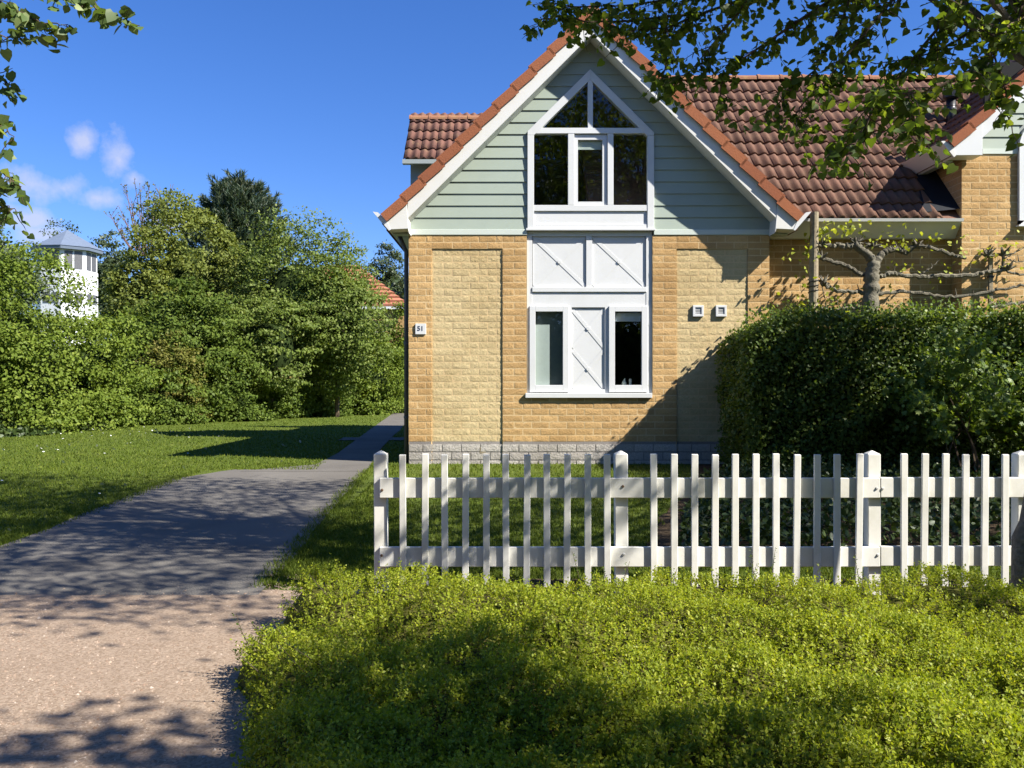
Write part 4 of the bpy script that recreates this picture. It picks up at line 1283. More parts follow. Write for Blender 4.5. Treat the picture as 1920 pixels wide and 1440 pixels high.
n = 15000
gy_ = RNG.uniform(6.55, 11.0, n); gx_ = np.interp(gy_, [6.5, 8.5, 10.6], [1.25, 1.7, 2.4]) + RNG.random(n) ** 1.15 * 5.0
hgt_ = .05 + .26 * np.clip((gx_ - np.interp(gy_, [6.5, 8.5, 10.6], [1.25, 1.7, 2.4])) / .5, 0, 1) * (.55 + .45 * np.sin(gx_ * 5 + gy_ * 3.1) * np.sin(gy_ * 4.3))
P = np.c_[gx_, gy_, ground_zv(gy_) + hgt_ * RNG.random(n) ** .5]
tag(leaf_obj("ground_cover", P, rdir(n, -.1), rdir(n, .9), RNG.uniform(.04, .075, n), 'oval', MAT['leaf_ivy']), "dark leafy ground cover between the fence and the clipped hedge", "ground cover", kind='stuff')

def grow(P0, D0, L, r0, mb, leaves, depth, gravity=0.0, spread=.7, rr=None, twig_leaf=None, seg=5):
    """recursive branch; leaves gets (pos, dir) at the twig ends"""
    pts = [Vector(P0)]; d = Vector(D0).normalized(); n = 5
    for i in range(n):
        d = (d + Vector((rr.uniform(-1, 1), rr.uniform(-1, 1), rr.uniform(-1, 1))) * .22 + Vector((0, 0, -gravity))).normalized()
        pts.append(pts[-1] + d * (L / n))
    rads = [r0 * (1 - .6 * i / n) for i in range(n + 1)]
    mb.tube(pts, rads, seg if r0 > .02 else 4, cap=False)
    if depth == 0:
        for i in range(1, n + 1): leaves.append((pts[i], d))
        return
    for k in range(rr.randint(3, 4)):
        i = rr.randint(2, n)
        a = Vector((rr.uniform(-1, 1), rr.uniform(-1, 1), rr.uniform(-.4, .8))).normalized()
        grow(pts[i], d * (1 - spread) + a * spread, L * rr.uniform(.5, .75), rads[i] * .6, mb, leaves, depth - 1, gravity, spread, rr, twig_leaf, seg)

maple = thing("maple_shrub", (5.9, 10.5, 0), "bright green maple shrub with lobed leaves against the hedge at right", "shrub")
mb = MB(); lv = []; rr = random.Random(5)
for q in range(7):
    grow((6.1 + rr.uniform(-1.0, 1.2), 10.6, -.03), (rr.uniform(-.45, .5), rr.uniform(-.35, .1), 1), rr.uniform(.8, 1.2), .018, mb, lv, 2, .02, .6, rr)
mb.build("stems", MAT['twig'], maple)
pts = np.array([p for p, d in lv]); idx = RNG.integers(0, len(pts), 6500)
P = pts[idx] + RNG.normal(0, .075, (len(idx), 3)); P[:, 2] = np.abs(P[:, 2]) + .02
P = P[(P[:, 2] < 1.98) & (P[:, 1] < 11.1)]
n = len(P)
leaf_obj("foliage", P, rdir(n, -.5), rdir(n, .9) + np.array([.3, -.4, .2]), RNG.uniform(.045, .085, n), 'lobed', MAT['leaf_maple'], maple)["kind"] = 'stuff'

# ================================================================== pleached linden behind the hedge
pl = thing("pleached_linden", (X(1635, 12.37), 12.37, 0), "gnarled pleached linden with bare horizontal limbs above the hedge", "tree")
YP = 12.37
def plim(pts, r0, r1, wob=.012, seed=1, name=None):
    r = random.Random(seed); out = []; rad = []
    Pw = [P3(a, b, YP + (c[0] if c else 0)) for a, b, *c in pts]
    m = 0
    for i in range(len(Pw) - 1):
        for q in range(6):
            t = q / 6
            out.append(Pw[i].lerp(Pw[i + 1], t) + Vector((0, r.uniform(-wob, wob), r.uniform(-wob, wob))))
    out.append(Pw[-1]); k = len(out)
    for i in range(k): rad.append((r0 + (r1 - r0) * i / (k - 1)) * (1 + r.uniform(-.14, .22)))
    return out, rad
mb = MB()
o_, r_ = plim([(1632, 900), (1634, 640), (1630, 580), (1634, 545), (1634, 515), (1640, 490)], .135, .085, .005, 2); mb.tube(o_, r_, 12); 
o_, r_ = plim([(1640, 495), (1628, 478), (1612, 466), (1602, 458)], .065, .05, .006, 3); mb.tube(o_, r_, 9)
o_, r_ = plim([(1642, 492), (1652, 478), (1664, 470), (1674, 466)], .055, .04, .006, 4); mb.tube(o_, r_, 9)
mb.build("trunk", MAT['bark2'], pl, smooth=True)
limbs = [([(1604, 460), (1585, 462), (1570, 460), (1548, 461)], .05, .03), ([(1670, 468), (1690, 471), (1700, 476)], .035, .02), ([(1664, 470), (1700, 466), (1728, 461), (1760, 468), (1790, 480), (1812, 484)], .032, .022),
         ([(1618, 518), (1600, 505), (1580, 497), (1558, 490), (1538, 484)], .035, .026), ([(1650, 520), (1672, 512), (1690, 516), (1730, 519), (1780, 516), (1820, 516), (1850, 510), (1885, 506)], .034, .026),
         ([(1625, 548), (1600, 547), (1570, 545), (1550, 538), (1540, 530)], .03, .024), ([(1645, 552), (1680, 547), (1720, 549), (1765, 556), (1800, 556), (1850, 548), (1900, 538), (1940, 530)], .028, .018),
         ([(1650, 575), (1600, 578), (1560, 580), (1535, 578)], .022, .015), ([(1860, 575), (1890, 572), (1935, 564)], .022, .018),
         ([(1880, 506), (1900, 512), (1935, 518)], .018, .012), ([(1880, 488), (1900, 475), (1935, 455)], .012, .006), ([(1888, 487), (1905, 490), (1940, 488)], .010, .006), ([(1880, 478), (1882, 505)], .018, .02),
         ([(1725, 515), (1745, 502), (1762, 487)], .011, .005), ([(1540, 535), (1545, 556), (1560, 566), (1580, 578)], .007, .004)]
mb = MB()
for i, (pt, a, b) in enumerate(limbs):
    o_, r_ = plim(pt, a, b, .014, 10 + i); mb.tube(o_, r_, 7)
    for q in range(3, len(o_), 4):                       # pruned spurs
        if rng.random() < .55:
            e_ = o_[q] + Vector((rng.uniform(-.05, .05), rng.uniform(-.05, .02), rng.uniform(.03, .12))); mb.tube([o_[q], e_], [.010, .004], 5)
knuckles = [(1602, 455), (1636, 462), (1718, 462), (1540, 485), (1545, 532), (1880, 478), (1888, 505), (1700, 474), (1540, 462), (1850, 480)]
for (a, b) in knuckles:
    c = P3(a, b, YP)
    for q in range(9):
        dr = Vector((rng.uniform(-1, 1), rng.uniform(-1, .6), rng.uniform(-.1, 1))).normalized()
        mb.tube([c, c + dr * .06, c + dr * rng.uniform(.09, .17)], [.028, .02, .004], 5)
mb.build("limb", MAT['bark2'], pl, smooth=False)
cl = [(1530, 445, 26), (1520, 475, 26), (1510, 490, 14), (1512, 530, 18), (1505, 560, 20), (1560, 430, 22), (1590, 432, 26), (1612, 428, 22), (1545, 440, 20), (1650, 440, 14), (1640, 455, 14), (1690, 430, 8), (1676, 462, 16), (1700, 455, 18), (1740, 452, 16),
      (1790, 440, 8), (1795, 465, 10), (1690, 508, 12), (1705, 498, 10), (1760, 508, 8), (1830, 482, 18), (1860, 478, 18), (1875, 462, 16), (1780, 500, 6), (1655, 540, 6), (1745, 525, 6), (1570, 565, 10), (1600, 560, 8), (1540, 560, 8), (1900, 505, 10), (1480, 475, 10), (1910, 460, 10), (1560, 528, 8), (1520, 575, 22), (1500, 585, 24), (1820, 570, 8)]
lp = []
for (a, b, m) in cl:
    c = P3(a, b, YP)
    for q in range(int(m * .8)): lp.append(c + Vector((rng.gauss(0, .085), rng.gauss(0, .08), rng.gauss(0, .065))))
P = np.array([tuple(v) for v in lp]); n = len(P)
leaf_obj("young_leaves", P, rdir(n, -.3), rdir(n, 1.0), RNG.uniform(.035, .07, n), 'heart', MAT['leaf_pleach'], pl)["kind"] = 'stuff'
# stakes that carry it
st = thing("wooden_stake", (X(1527, 12.34), 12.34, 0), "thick upright weathered stake left of the pleached linden", "stake", "stakes of the pleached linden")
mb = MB(); c0 = P3(1527, 398, 12.34); mb.tube([(P3(1524, 700, 12.34).x, 12.34, 0), (P3(1525, 560, 12.34).x, 12.34, Z(560, 12.34)), tuple(c0)], [.068, .066, .058], 12); mb.build("shaft", MAT['stake'], st)
mb = MB()
for q in range(3):
    z_ = Z(535 + q * 9, 12.34); mb.tube([(X(1525, 12.34) + .072 * math.cos(t), 12.34 + .072 * math.sin(t), z_ + .012 * t) for t in np.linspace(0, 6.6, 16)], .006, 5)
mb.build("tie", MAT['black'], st)
st = thing("wooden_stake", (X(1857, 12.42), 12.42, 0), "thin brown stake crossing the limbs near the right edge", "stake", "stakes of the pleached linden")
mb = MB(); mb.box(X(1853, 12.42), X(1861, 12.42), 12.40, 12.44, 0, Z(468, 12.42)); mb.build("shaft", MAT['stake'], st, bevel=.006)
mb = MB(); mb.box(X(1852, 12.42), X(1862, 12.42), 12.39, 12.45, Z(521, 12.42), Z(517, 12.42)); mb.build("tie", MAT['black'], st)

# ================================================================== trees overhead
def twigs_and_leaves(branches, per_m, twig_len, nleaf, seed, mbw, droop=.5):
    """branches: list of lists of (Vector, radius). Returns leaf positions, directions"""
    r = random.Random(seed); LP, LD = [], []
    for br in branches:
        pts = [b[0] for b in br]
        mbw.tube(pts, [b[1] for b in br], 6)
        for i in range(len(pts) - 1):
            seg = pts[i + 1] - pts[i]
            m = per_m * seg.length; m = int(m) + (1 if r.random() < m % 1 else 0)
            for q in range(m):
                b = pts[i] + seg * r.random()
                d = Vector((r.uniform(-1, 1), r.uniform(-1, 1), r.uniform(-.9, .5)))
                d = (d.normalized() + seg.normalized() * .5).normalized()
                L = twig_len * r.uniform(.4, 1.2); tp = [b]
                for s_ in range(4):
                    d = (d + Vector((r.uniform(-.3, .3), r.uniform(-.3, .3), -droop * .25 + r.uniform(-.15, .15)))).normalized(); tp.append(tp[-1] + d * L / 4)
                mbw.tube(tp, [.0035, .003, .0025, .002, .0012], 4, cap=False)
                for k in range(nleaf):
                    t = (k + .4 + r.random() * .5) / nleaf * 4; j = min(int(t), 3)
                    p = tp[j].lerp(tp[j + 1], t - j)
                    pet = Vector((r.uniform(-1, 1), r.uniform(-1, 1), r.uniform(-1, .3))).normalized() * r.uniform(.01, .04)
                    LP.append(p + pet); LD.append(Vector((r.uniform(-1, 1), r.uniform(-1, 1), -.55 + r.uniform(-.6, .8))))
    return LP, LD
def bpoly(pts, r0, r1, seed=1, sub=4):
    r = random.Random(seed); Pw = [P3(*p) for p in pts]; out = []
    for i in range(len(Pw) - 1):
        for q in range(sub):
            out.append(Pw[i].lerp(Pw[i + 1], q / sub) + Vector((r.uniform(-.008, .008),) * 3))
    out.append(Pw[-1]); k = len(out)
    return [(p, r0 + (r1 - r0) * i / (k - 1)) for i, p in enumerate(out)]
lin = thing("linden_tree", (2.93, 4.92, -.2), "linden tree at the right edge whose leafy branches hang over the scene", "tree")
mb = MB()
tr = [(2.915, 4.92, -.22), (2.925, 4.92, 0), (2.925, 4.92, .16), (2.93, 4.92, .27), (2.96, 4.92, .36), (3.0, 4.92, .6), (3.1, 4.92, 1.2), (3.16, 4.92, 2.0), (3.2, 4.93, 2.8), (3.2, 4.95, 3.6), (3.15, 5.05, 4.6), (3.1, 5.2, 5.6), (3.0, 5.4, 6.6)]
mb.tube(tr, [.085, .075, .075, .078, .066, .062, .06, .058, .055, .05, .04, .028, .012], 12)
trunk_ = mb.build("trunk", MAT['bark'], lin, smooth=True)
BRS = [bpoly([(1925, -60, 4.9), (1915, 32, 4.8), (1885, 57, 4.7), (1862, 97, 4.6), (1840, 122, 4.6), (1802, 142, 4.5), (1755, 165, 4.5), (1702, 175, 4.4), (1650, 178, 4.4)], .016, .004, 1),
       bpoly([(1925, -110, 5), (1850, -60, 5), (1765, 32, 5), (1757, 55, 5), (1715, 105, 5), (1690, 140, 5), (1652, 180, 4.9), (1630, 220, 4.9), (1590, 297, 4.8)], .013, .003, 2),
       bpoly([(1925, -20, 5.2), (1902, 5, 5.2), (1800, 72, 5.2), (1760, 95, 5.2), (1710, 110, 5.3), (1640, 120, 5.3)], .011, .003, 3),
       bpoly([(1910, -140, 5.2), (1700, -60, 5.4), (1555, 2, 5.5), (1485, 47, 5.5), (1445, 75, 5.5), (1400, 105, 5.5), (1355, 150, 5.5), (1345, 205, 5.5)], .014, .003, 4),
       bpoly([(1910, -160, 5.2), (1700, -95, 5.6), (1500, -40, 5.7), (1320, 24, 5.8), (1190, 38, 5.8), (1110, 42, 5.8), (1050, 30, 5.8), (1010, 38, 5.8)], .014, .003, 5),
       bpoly([(1320, 24, 5.8), (1250, 52, 5.7), (1180, 58, 5.7), (1140, 62, 5.7)], .006, .002, 6),
       bpoly([(1250, 40, 5.7), (1255, 90, 5.6), (1245, 140, 5.6), (1250, 180, 5.6)], .005, .002, 7),
       bpoly([(1702, 175, 4.4), (1712, 220, 4.4), (1722, 260, 4.4), (1728, 290, 4.4)], .005, .002, 8),
       bpoly([(1862, 97, 4.6), (1880, 150, 4.55), (1890, 195, 4.5), (1885, 220, 4.5)], .006, .002, 9),
       bpoly([(1600, -20, 5.3), (1570, 60, 5.2), (1530, 130, 5.2), (1490, 160, 5.2), (1440, 215, 5.2)], .007, .002, 10),
       bpoly([(1420, -30, 5.6), (1380, 30, 5.5), (1330, 90, 5.5), (1290, 140, 5.5), (1240, 150, 5.5)], .007, .002, 11),
       bpoly([(1700, -30, 5.1), (1640, 40, 5), (1600, 90, 5), (1550, 150, 5), (1500, 200, 5), (1490, 250, 4.9)], .008, .002, 12),
       bpoly([(1480, -40, 5.8), (1300, -10, 5.9), (1180, 10, 6), (1080, 12, 6), (1010, 5, 6)], .009, .002, 13),
       bpoly([(1820, -60, 4.8), (1800, 10, 4.7), (1830, 50, 4.7), (1900, 90, 4.6)], .007, .002, 14),
       bpoly([(1650, 178, 4.4), (1620, 210, 4.4), (1585, 250, 4.4), (1555, 300, 4.4)], .004, .0015, 15)]
mb = MB()
LP, LD = twigs_and_leaves(BRS, 32.0, .21, 8, 3, mb, .2)
mb.build("branches", MAT['twig'], lin)
HL = MB(); T_, F_ = LEAF['heart']; HL.add([tuple(v) for v in T_], [list(f) for f in F_]); HEART = HL.mesh("leaf", MAT['leaf_linden'])
# the foliage is one joined part apart from the 300 leaves that show largest
order = sorted(range(len(LP)), key=lambda i: LP[i].y)
vis = [i for i in order if abs(LP[i].x) < LP[i].y * .59 and LP[i].z < CAMZ + LP[i].y * .44]
single = set(vis[::max(1, len(vis) // 300)][:300])
rl = random.Random(9)
for i in single:
    o = bpy.data.objects.new("leaf", HEART); COL.objects.link(o); o.parent = lin
    d = LD[i].normalized(); nrm = Vector((rl.uniform(-1, 1), rl.uniform(-1, 1), rl.uniform(-.2, 1)))
    R = d.cross(nrm).normalized(); U = R.cross(d); s_ = rl.uniform(.036, .062)
    o.matrix_local = Matrix.Translation(LP[i]) @ (Matrix((R, d, U)).transposed() * s_).to_4x4()
restI = [i for i in range(len(LP)) if i not in single]
P = np.array([tuple(LP[i]) for i in restI]); D = np.array([tuple(LD[i]) for i in restI]); n = len(P)
leaf_obj("foliage", P, D, rdir(n, .4), RNG.uniform(.030, .060, n), 'heart', MAT['leaf_linden'], lin)["kind"] = 'stuff'
# the crown above the picture, whose shade falls over path, lawn and fence
def crown(parent, centres, leaves_per, spread, size, mat, kind='diamond', seed=3, limbs_from=None, name="crown", up=.3):
    P = []; r = np.random.default_rng(seed)
    for c in centres:
        P.append(np.array(c) + r.normal(0, 1, (leaves_per, 3)) * np.array(spread))
    P = np.concatenate(P); n = len(P)
    leaf_obj(name, P, rdir(n, -.3), rdir(n, .8), r.uniform(size[0], size[1], n), kind, mat, parent)["kind"] = 'stuff'
    if limbs_from is not None:
        mb = MB()
        for c in centres[::2]:
            b = Vector(limbs_from[int(r.integers(0, len(limbs_from)))]); c = Vector(c)
            m = b.lerp(c, .5) + Vector((float(r.normal(0, .12)), float(r.normal(0, .12)), .2))
            if any(p.y > 1 and abs(p.x) < .61 * p.y + .05 and p.z < CAMZ + .4444 * p.y + .12 for p in (b, b.lerp(c, .25), m, c)): continue
            mb.tube([b, m, c], [.018, .011, .004], 5, cap=False)
        mb.build("crown_limbs", MAT['bark'], parent)
r = np.random.default_rng(17)
cen = []
def shade_zone(m, x0, x1, y0, y1, zt=0.0, z0=3.6, z1=7.4):
    """clumps of the crown that stand between the sun and a patch of ground"""
    k = 0; tries = 0
    while k < m and tries < 20000:
        tries += 1
        gx_, gy_, z = r.uniform(x0, x1), r.uniform(y0, y1), r.uniform(z0, z1)
        t = (z - zt + .1) / .64
        x, y = gx_ + .645 * t, gy_ - .30 * t
        if y < 2.6 or y > 9.2 or x > 8.5: continue
        if z < CAMZ + .4444 * y + .45 and x < .60 * y + .4: continue
        cen.append((x, y, z)); k += 1
shade_zone(170, -4.4, -1.45, 5.3, 10.6)
shade_zone(125, -6.7, -4.0, 7.0, 11.0)
shade_zone(25, -9, -6.5, 9.0, 11.2)
shade_zone(135, -1.3, 4.6, 6.35, 11.0)
shade_zone(10, -.5, .9, 5.3, 5.7, .5)
shade_zone(9, -3.4, -1.3, 4.9, 5.5)
crown(lin, cen, 60, (.21, .21, .15), (.06, .10), MAT['leaf_linden'], 'diamond', 5, [t for t in tr[8:12]])

lt = thing("street_tree", (-4.7, 4.5, -.2), "pale leaved tree whose branch tips enter at the upper left", "tree")
mb = MB(); tr2 = [(-4.7, 4.5, -.22), (-4.68, 4.5, 1), (-4.6, 4.5, 2.4), (-4.5, 4.5, 3.6), (-4.3, 4.5, 4.8), (-4.2, 4.4, 5.6)]
mb.tube(tr2, [.09, .08, .07, .06, .04, .015], 10); mb.build("trunk", MAT['bark'], lt, smooth=True)
BL_ = [bpoly([(-500, -60, 4.5), (-120, -50, 4.5), (-30, -10, 4.5), (30, 22, 4.5), (80, 44, 4.4), (128, 46, 4.4)], .012, .002, 1),
       bpoly([(-120, -50, 4.5), (60, -45, 4.5), (160, -5, 4.4), (190, 22, 4.4), (225, 38, 4.4), (262, 48, 4.4)], .008, .002, 2),
       bpoly([(-450, 60, 4.6), (-100, 90, 4.6), (-20, 140, 4.6), (20, 160, 4.6)], .009, .002, 3),
       bpoly([(-450, 60, 4.6), (-120, 180, 4.5), (-30, 215, 4.5), (15, 235, 4.5), (25, 265, 4.5)], .008, .002, 4),
       bpoly([(-120, 180, 4.5), (-60, 290, 4.5), (0, 325, 4.5), (40, 350, 4.4)], .006, .002, 5),
       bpoly([(-60, 290, 4.5), (-30, 350, 4.5), (10, 385, 4.5), (30, 395, 4.5)], .005, .002, 6),
       bpoly([(-60, -20, 4.5), (-20, 60, 4.5), (10, 75, 4.5), (30, 60, 4.5)], .005, .002, 7)]
mb = MB(); LP, LD = twigs_and_leaves(BL_, 26, .13, 6, 8, mb, .3); mb.build("branches", MAT['twig'], lt)
P = np.array([tuple(v) for v in LP]); D = np.array([tuple(v) for v in LD]); n = len(P)
leaf_obj("foliage", P, D, rdir(n, .4), RNG.uniform(.04, .07, n), 'heart', MAT['leaf_left'], lt)["kind"] = 'stuff'
r = np.random.default_rng(23); cen = [(r.normal(-4.6, .8), r.normal(4.3, .8), r.uniform(3.7, 5.8)) for _ in range(40)]
crown(lt, [c for c in cen if c[0] < -.62 * c[1] - .5], 60, (.2, .2, .16), (.06, .1), MAT['leaf_left'], 'diamond', 6, tr2[3:])

# trees beside and behind the photographer: their shade and their mirror image in the panes are in view
def shade_tree(name, label, base, top, centres, m, mat, size=(.08, .13), spread=(.25, .25, .2), seed=1):
    t = thing(name, base, label, "tree", "trees on the photographer's side")
    mb = MB(); b = Vector(base); e = Vector(top)
    pts = [b.lerp(e, q / 6) + Vector((random.uniform(-.06, .06), random.uniform(-.06, .06), 0)) * (q > 0) for q in range(7)]
    mb.tube(pts, [.13 * (1 - .8 * q / 6) for q in range(7)], 9); mb.build("trunk", MAT['bark'], t, smooth=True)
    crown(t, centres, m, spread, size, mat, 'diamond', seed, [tuple(p) for p in pts[3:]])
    return t
r = np.random.default_rng(31)
c1 = [(r.normal(4.2, .5), r.normal(.2, .35), r.normal(4.4, .5)) for _ in range(22)]
for (m, x0_, x1_, y0_, y1_, zt_) in ((14, -.6, .05, 3.2, 3.9, .1), (24, -.95, .2, 2.35, 2.95, .05), (4, .35, .8, 2.6, 2.9, .1), (6, -1.85, -1.4, 2.6, 3.3, -.2), (9, -1.25, -.95, 2.45, 3.05, -.2), (3, 2.2, 2.7, 4.3, 4.7, .1)):  # clumps added to deepen shade on the shrubs and their shadow on the gravel
    for _ in range(m):
        z = r.uniform(3.4, 4.8); t = (z - zt_) / .64
        c1.append((r.uniform(x0_, x1_) + .645 * t, r.uniform(y0_, y1_) - .30 * t, z))
shade_tree("roadside_tree", "slender tree beside the photographer that dapples gravel and shrubs", (4.3, .3, -.2), (4.1, .6, 4.6), c1, 42, MAT['leaf_linden'], seed=41, spread=(.17, .17, .13))
cen, keep_cen = [], cen
def far_zone(m, x0, x1, y0, y1):
    k = 0
    while k < m:
        gx_, gy_, z = r.uniform(x0, x1), r.uniform(y0, y1), r.uniform(3.8, 7.4); t = (z + .05) / .64
        x, y = gx_ + .645 * t, gy_ - .30 * t
        if x < 6.0 or (x < .60 * y + .8) or (y > 8.2 and x > 8.5): continue
        cen.append((x, y, z)); k += 1
far_zone(120, .9, 5.2, 6.3, 10.8)
c2 = cen + [(8.1 + r.normal(0, .45), 9.0 + r.normal(0, .35), r.uniform(4.6, 6.7)) for _ in range(30)]
shade_tree("roadside_tree", "leafy tree out to the right that shades the clipped hedge", (8.4, 9.0, 0), (8.2, 9.0, 6.4), c2, 60, MAT['leaf_linden'], seed=42)
BACK = ((-15, -7, 11, "tall tree far off to the left behind the photographer"), (-9, -9, 12, "tall tree behind the photographer on the left"), (-3.5, -9, 12, "tall tree mirrored in the left gable panes"),
        (2.5, -8, 12.5, "tall tree mirrored in the middle gable panes"), (8, -9.5, 12, "tall tree mirrored in the right gable panes"), (13.5, -7.5, 11.5, "tall tree behind the photographer on the right"), (19, -8, 12, "tall tree far off to the right behind the photographer"))
for i, (x, y, hgt, lab) in enumerate(BACK):
    c3 = []
    while len(c3) < 130:
        v = r.uniform(-1, 1, 3)
        if np.dot(v, v) < 1: c3.append((x + v[0] * 3.5, y + v[1] * 2.4, hgt * .52 + v[2] * hgt * .48))
    shade_tree("background_tree", lab, (x, y, -.2), (x, y, hgt * .8), c3, 50, MAT['leaf_d'], size=(.2, .34), spread=(.45, .45, .4), seed=50 + i)

bh = thing("reflection_hedge", (1, -5.6, -.2), "long high hedge added unseen behind the photographer to darken the lower panes", "hedge")  # unseen, added to keep bright sky out of the lower panes
m_ = 15000
P = np.c_[r.uniform(-15, 17, m_), r.normal(-4.9, .14, m_), -.2 + 3.5 * r.random(m_)]; P[:, 2] += .2 * np.sin(P[:, 0] * 2.1)
leaf_obj("foliage", P, rdir(m_, -.2), rdir(m_, .4) + np.array([0, .8, 0]), r.uniform(.12, .22, m_), 'oval', MAT['leaf_hedge'], bh)["kind"] = 'stuff'
mb = MB(); mb.box(-15, 17, -6.2, -5.1, -.2, 3.0); mb.build("dark_hedge_core", MAT['leaf_core'], bh)  # dark box as the shaded inside of the added hedge

# ================================================================== shrubbery, trees and buildings beyond the lawn
def mass(name, label, cat, cx_, cy_, rx, ry, z0, z1, nclump, nleaf, size, mat, seed, group=None, trunk=True, kind='diamond', spread=.16, flat=1.0, shape=None, bark='twig', face=True):
    t = thing(name, (cx_, cy_, 0), label, cat, group)
    r = np.random.default_rng(seed)
    L1 = Lump(seed, 1.25); zc, rz = (z0 + z1) / 2, (z1 - z0) / 2
    C = []
    while len(C) < nclump:
        v = r.normal(size=3); v /= np.linalg.norm(v)
        if face and v[1] > .35: continue                     # nothing of the far side can be seen
        rad = 1 - .45 * r.random() ** 2
        p = np.array([cx_ + v[0] * rx * rad, cy_ + v[1] * ry * rad, zc + v[2] * rz * rad])
        q = 1 + .30 * float(L1(np.array([p * 1.1]))[0])
        p = np.array([cx_, cy_, zc]) + (p - np.array([cx_, cy_, zc])) * q
        if p[2] < max(.1, z0 * .8): p[2] = abs(p[2]) * .5 + .1
        C.append(p)
    C = np.array(C)
    sp = spread * (rx + rz) / 2
    sizes = r.uniform(.6, 1.4, nclump)
    idx = np.repeat(np.arange(nclump), nleaf)
    off = r.normal(size=(len(idx), 3)); off /= np.linalg.norm(off, axis=1, keepdims=True); off *= (r.random(len(idx)) ** .45)[:, None]
    P = C[idx] + off * (sp * sizes[idx])[:, None] * np.array([1.25, 1.25, .62 * flat])
    P[:, 2] = np.maximum(P[:, 2], .03)
    outn = unit(P - np.array([cx_, cy_ + .3 * ry, zc - .3 * rz]))
    Nn = outn * .6 + off * .6 + rdir(len(P)) * .55 + np.array([0, 0, .35])
    o = leaf_obj("crown" if trunk else "foliage", P, rdir(len(P), -.25), Nn, r.uniform(size[0], size[1], len(P)), kind, MAT[mat], t); o["kind"] = 'stuff'
    # core coloured as inner shade so that the far side does not shine through
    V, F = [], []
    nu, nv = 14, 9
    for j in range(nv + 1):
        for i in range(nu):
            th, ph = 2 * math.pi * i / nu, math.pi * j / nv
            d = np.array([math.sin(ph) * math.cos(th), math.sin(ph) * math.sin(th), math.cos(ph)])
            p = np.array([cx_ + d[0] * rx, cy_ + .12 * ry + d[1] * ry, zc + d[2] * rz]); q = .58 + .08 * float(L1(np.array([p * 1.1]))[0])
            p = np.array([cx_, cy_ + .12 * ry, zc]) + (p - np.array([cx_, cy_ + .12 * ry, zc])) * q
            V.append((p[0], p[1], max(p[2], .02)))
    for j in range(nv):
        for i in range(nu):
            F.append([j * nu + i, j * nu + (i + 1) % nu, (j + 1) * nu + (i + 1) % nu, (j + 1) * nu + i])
    put("dark_leaf_core", np_mesh("dark_leaf_core", np.array(V), np.array(F), MAT['leaf_core']), t)
    if trunk:
        mb = MB(); rr = random.Random(seed)
        mb.tube([(cx_, cy_ + .45 * ry, -.1), (cx_ + .05, cy_ + .35 * ry, zc * .5), (cx_ - .05, cy_ + .1 * ry, zc)], [.05 * rx, .04 * rx, .02 * rx], 7)
        for q in range(6):
            c = C[rr.randrange(nclump)]; mb.tube([(cx_, cy_, zc * .6), tuple((c + np.array([cx_, cy_, zc])) / 2), tuple(c)], [.02 * rx, .012 * rx, .004 * rx], 5)
        mb.build("trunk", MAT[bark], t)
    return t
def pm(name, label, cat, px, ptop, pbot, halfw, Yd, *a, **k):
    """placed by its outline in the photograph and its distance"""
    x = X(px, Yd); rx = halfw * Yd / FPX
    return mass(name, label, cat, x, Yd, rx, k.pop('ry', rx * .8), Z(pbot, Yd), Z(ptop, Yd), *a, **k)
G = "shrubs and trees beyond the lawn"
pm("maple_bush", "broad fresh green maple bush at the left end of the shrubbery", "shrub", -15, 492, 925, 150, 20.5, 620, 66, (0.056, 0.100), 'leaf_a', 61, G, kind='oval', ry=2.2)
pm("maple_bush", "fresh green lower bush next to the left end bush", "shrub", 150, 556, 907, 112, 23.0, 360, 66, (0.060, 0.104), 'leaf_a', 62, G, kind='oval', ry=1.7)
pm("dark_tree", "dull olive tree rising behind the leftmost bush", "tree", 10, 420, 640, 75, 34, 180, 58, (0.090, 0.162), 'leaf_far', 63, G)
pm("olive_tree", "tall olive green tree in the middle of the shrubbery", "tree", 350, 390, 720, 108, 31, 390, 63, (0.083, 0.150), 'leaf_b', 64, G, spread=.15)
pm("olive_tree", "rounded olive green tree just right of the white tower", "tree", 278, 455, 740, 68, 29, 285, 58, (0.083, 0.143), 'leaf_b', 65, G)
pm("green_tree", "leafy mid green tree in front of the tall olive tree", "tree", 335, 520, 780, 120, 27, 390, 60, (0.077, 0.138), 'leaf_d', 66, G)
pm("hawthorn_tree", "broad hawthorn with creamy blossom under the dark pine", "tree", 555, 420, 760, 140, 31, 495, 60, (0.077, 0.138), 'leaf_c', 67, G, flat=.75)
pm("hawthorn_tree", "spreading hawthorn bough mass left of the house corner", "tree", 625, 465, 735, 95, 29.5, 345, 58, (0.077, 0.131), 'leaf_c', 68, G, flat=.75)
pm("hawthorn_tree", "low pale hawthorn limb leaning out over the shrubs", "shrub", 500, 560, 765, 90, 28, 225, 58, (0.077, 0.125), 'leaf_c', 69, G, flat=.7)
pm("russet_shrub", "russet tinged shrub among the green ones", "shrub", 325, 640, 885, 62, 25.5, 165, 58, (0.058, 0.100), 'leaf_red', 70, G)
pm("laurel_shrub", "deep green shrub left of the russet one", "shrub", 235, 660, 900, 80, 24.6, 225, 58, (0.058, 0.106), 'leaf_d', 71, G)
pm("laurel_shrub", "deep green shrub right of the russet one", "shrub", 420, 645, 885, 80, 27, 240, 58, (0.064, 0.112), 'leaf_d', 72, G)
pm("laurel_shrub", "deep green shrub in the middle of the far lawn edge", "shrub", 515, 665, 881, 70, 29.5, 210, 58, (0.064, 0.112), 'leaf_d', 73, G)
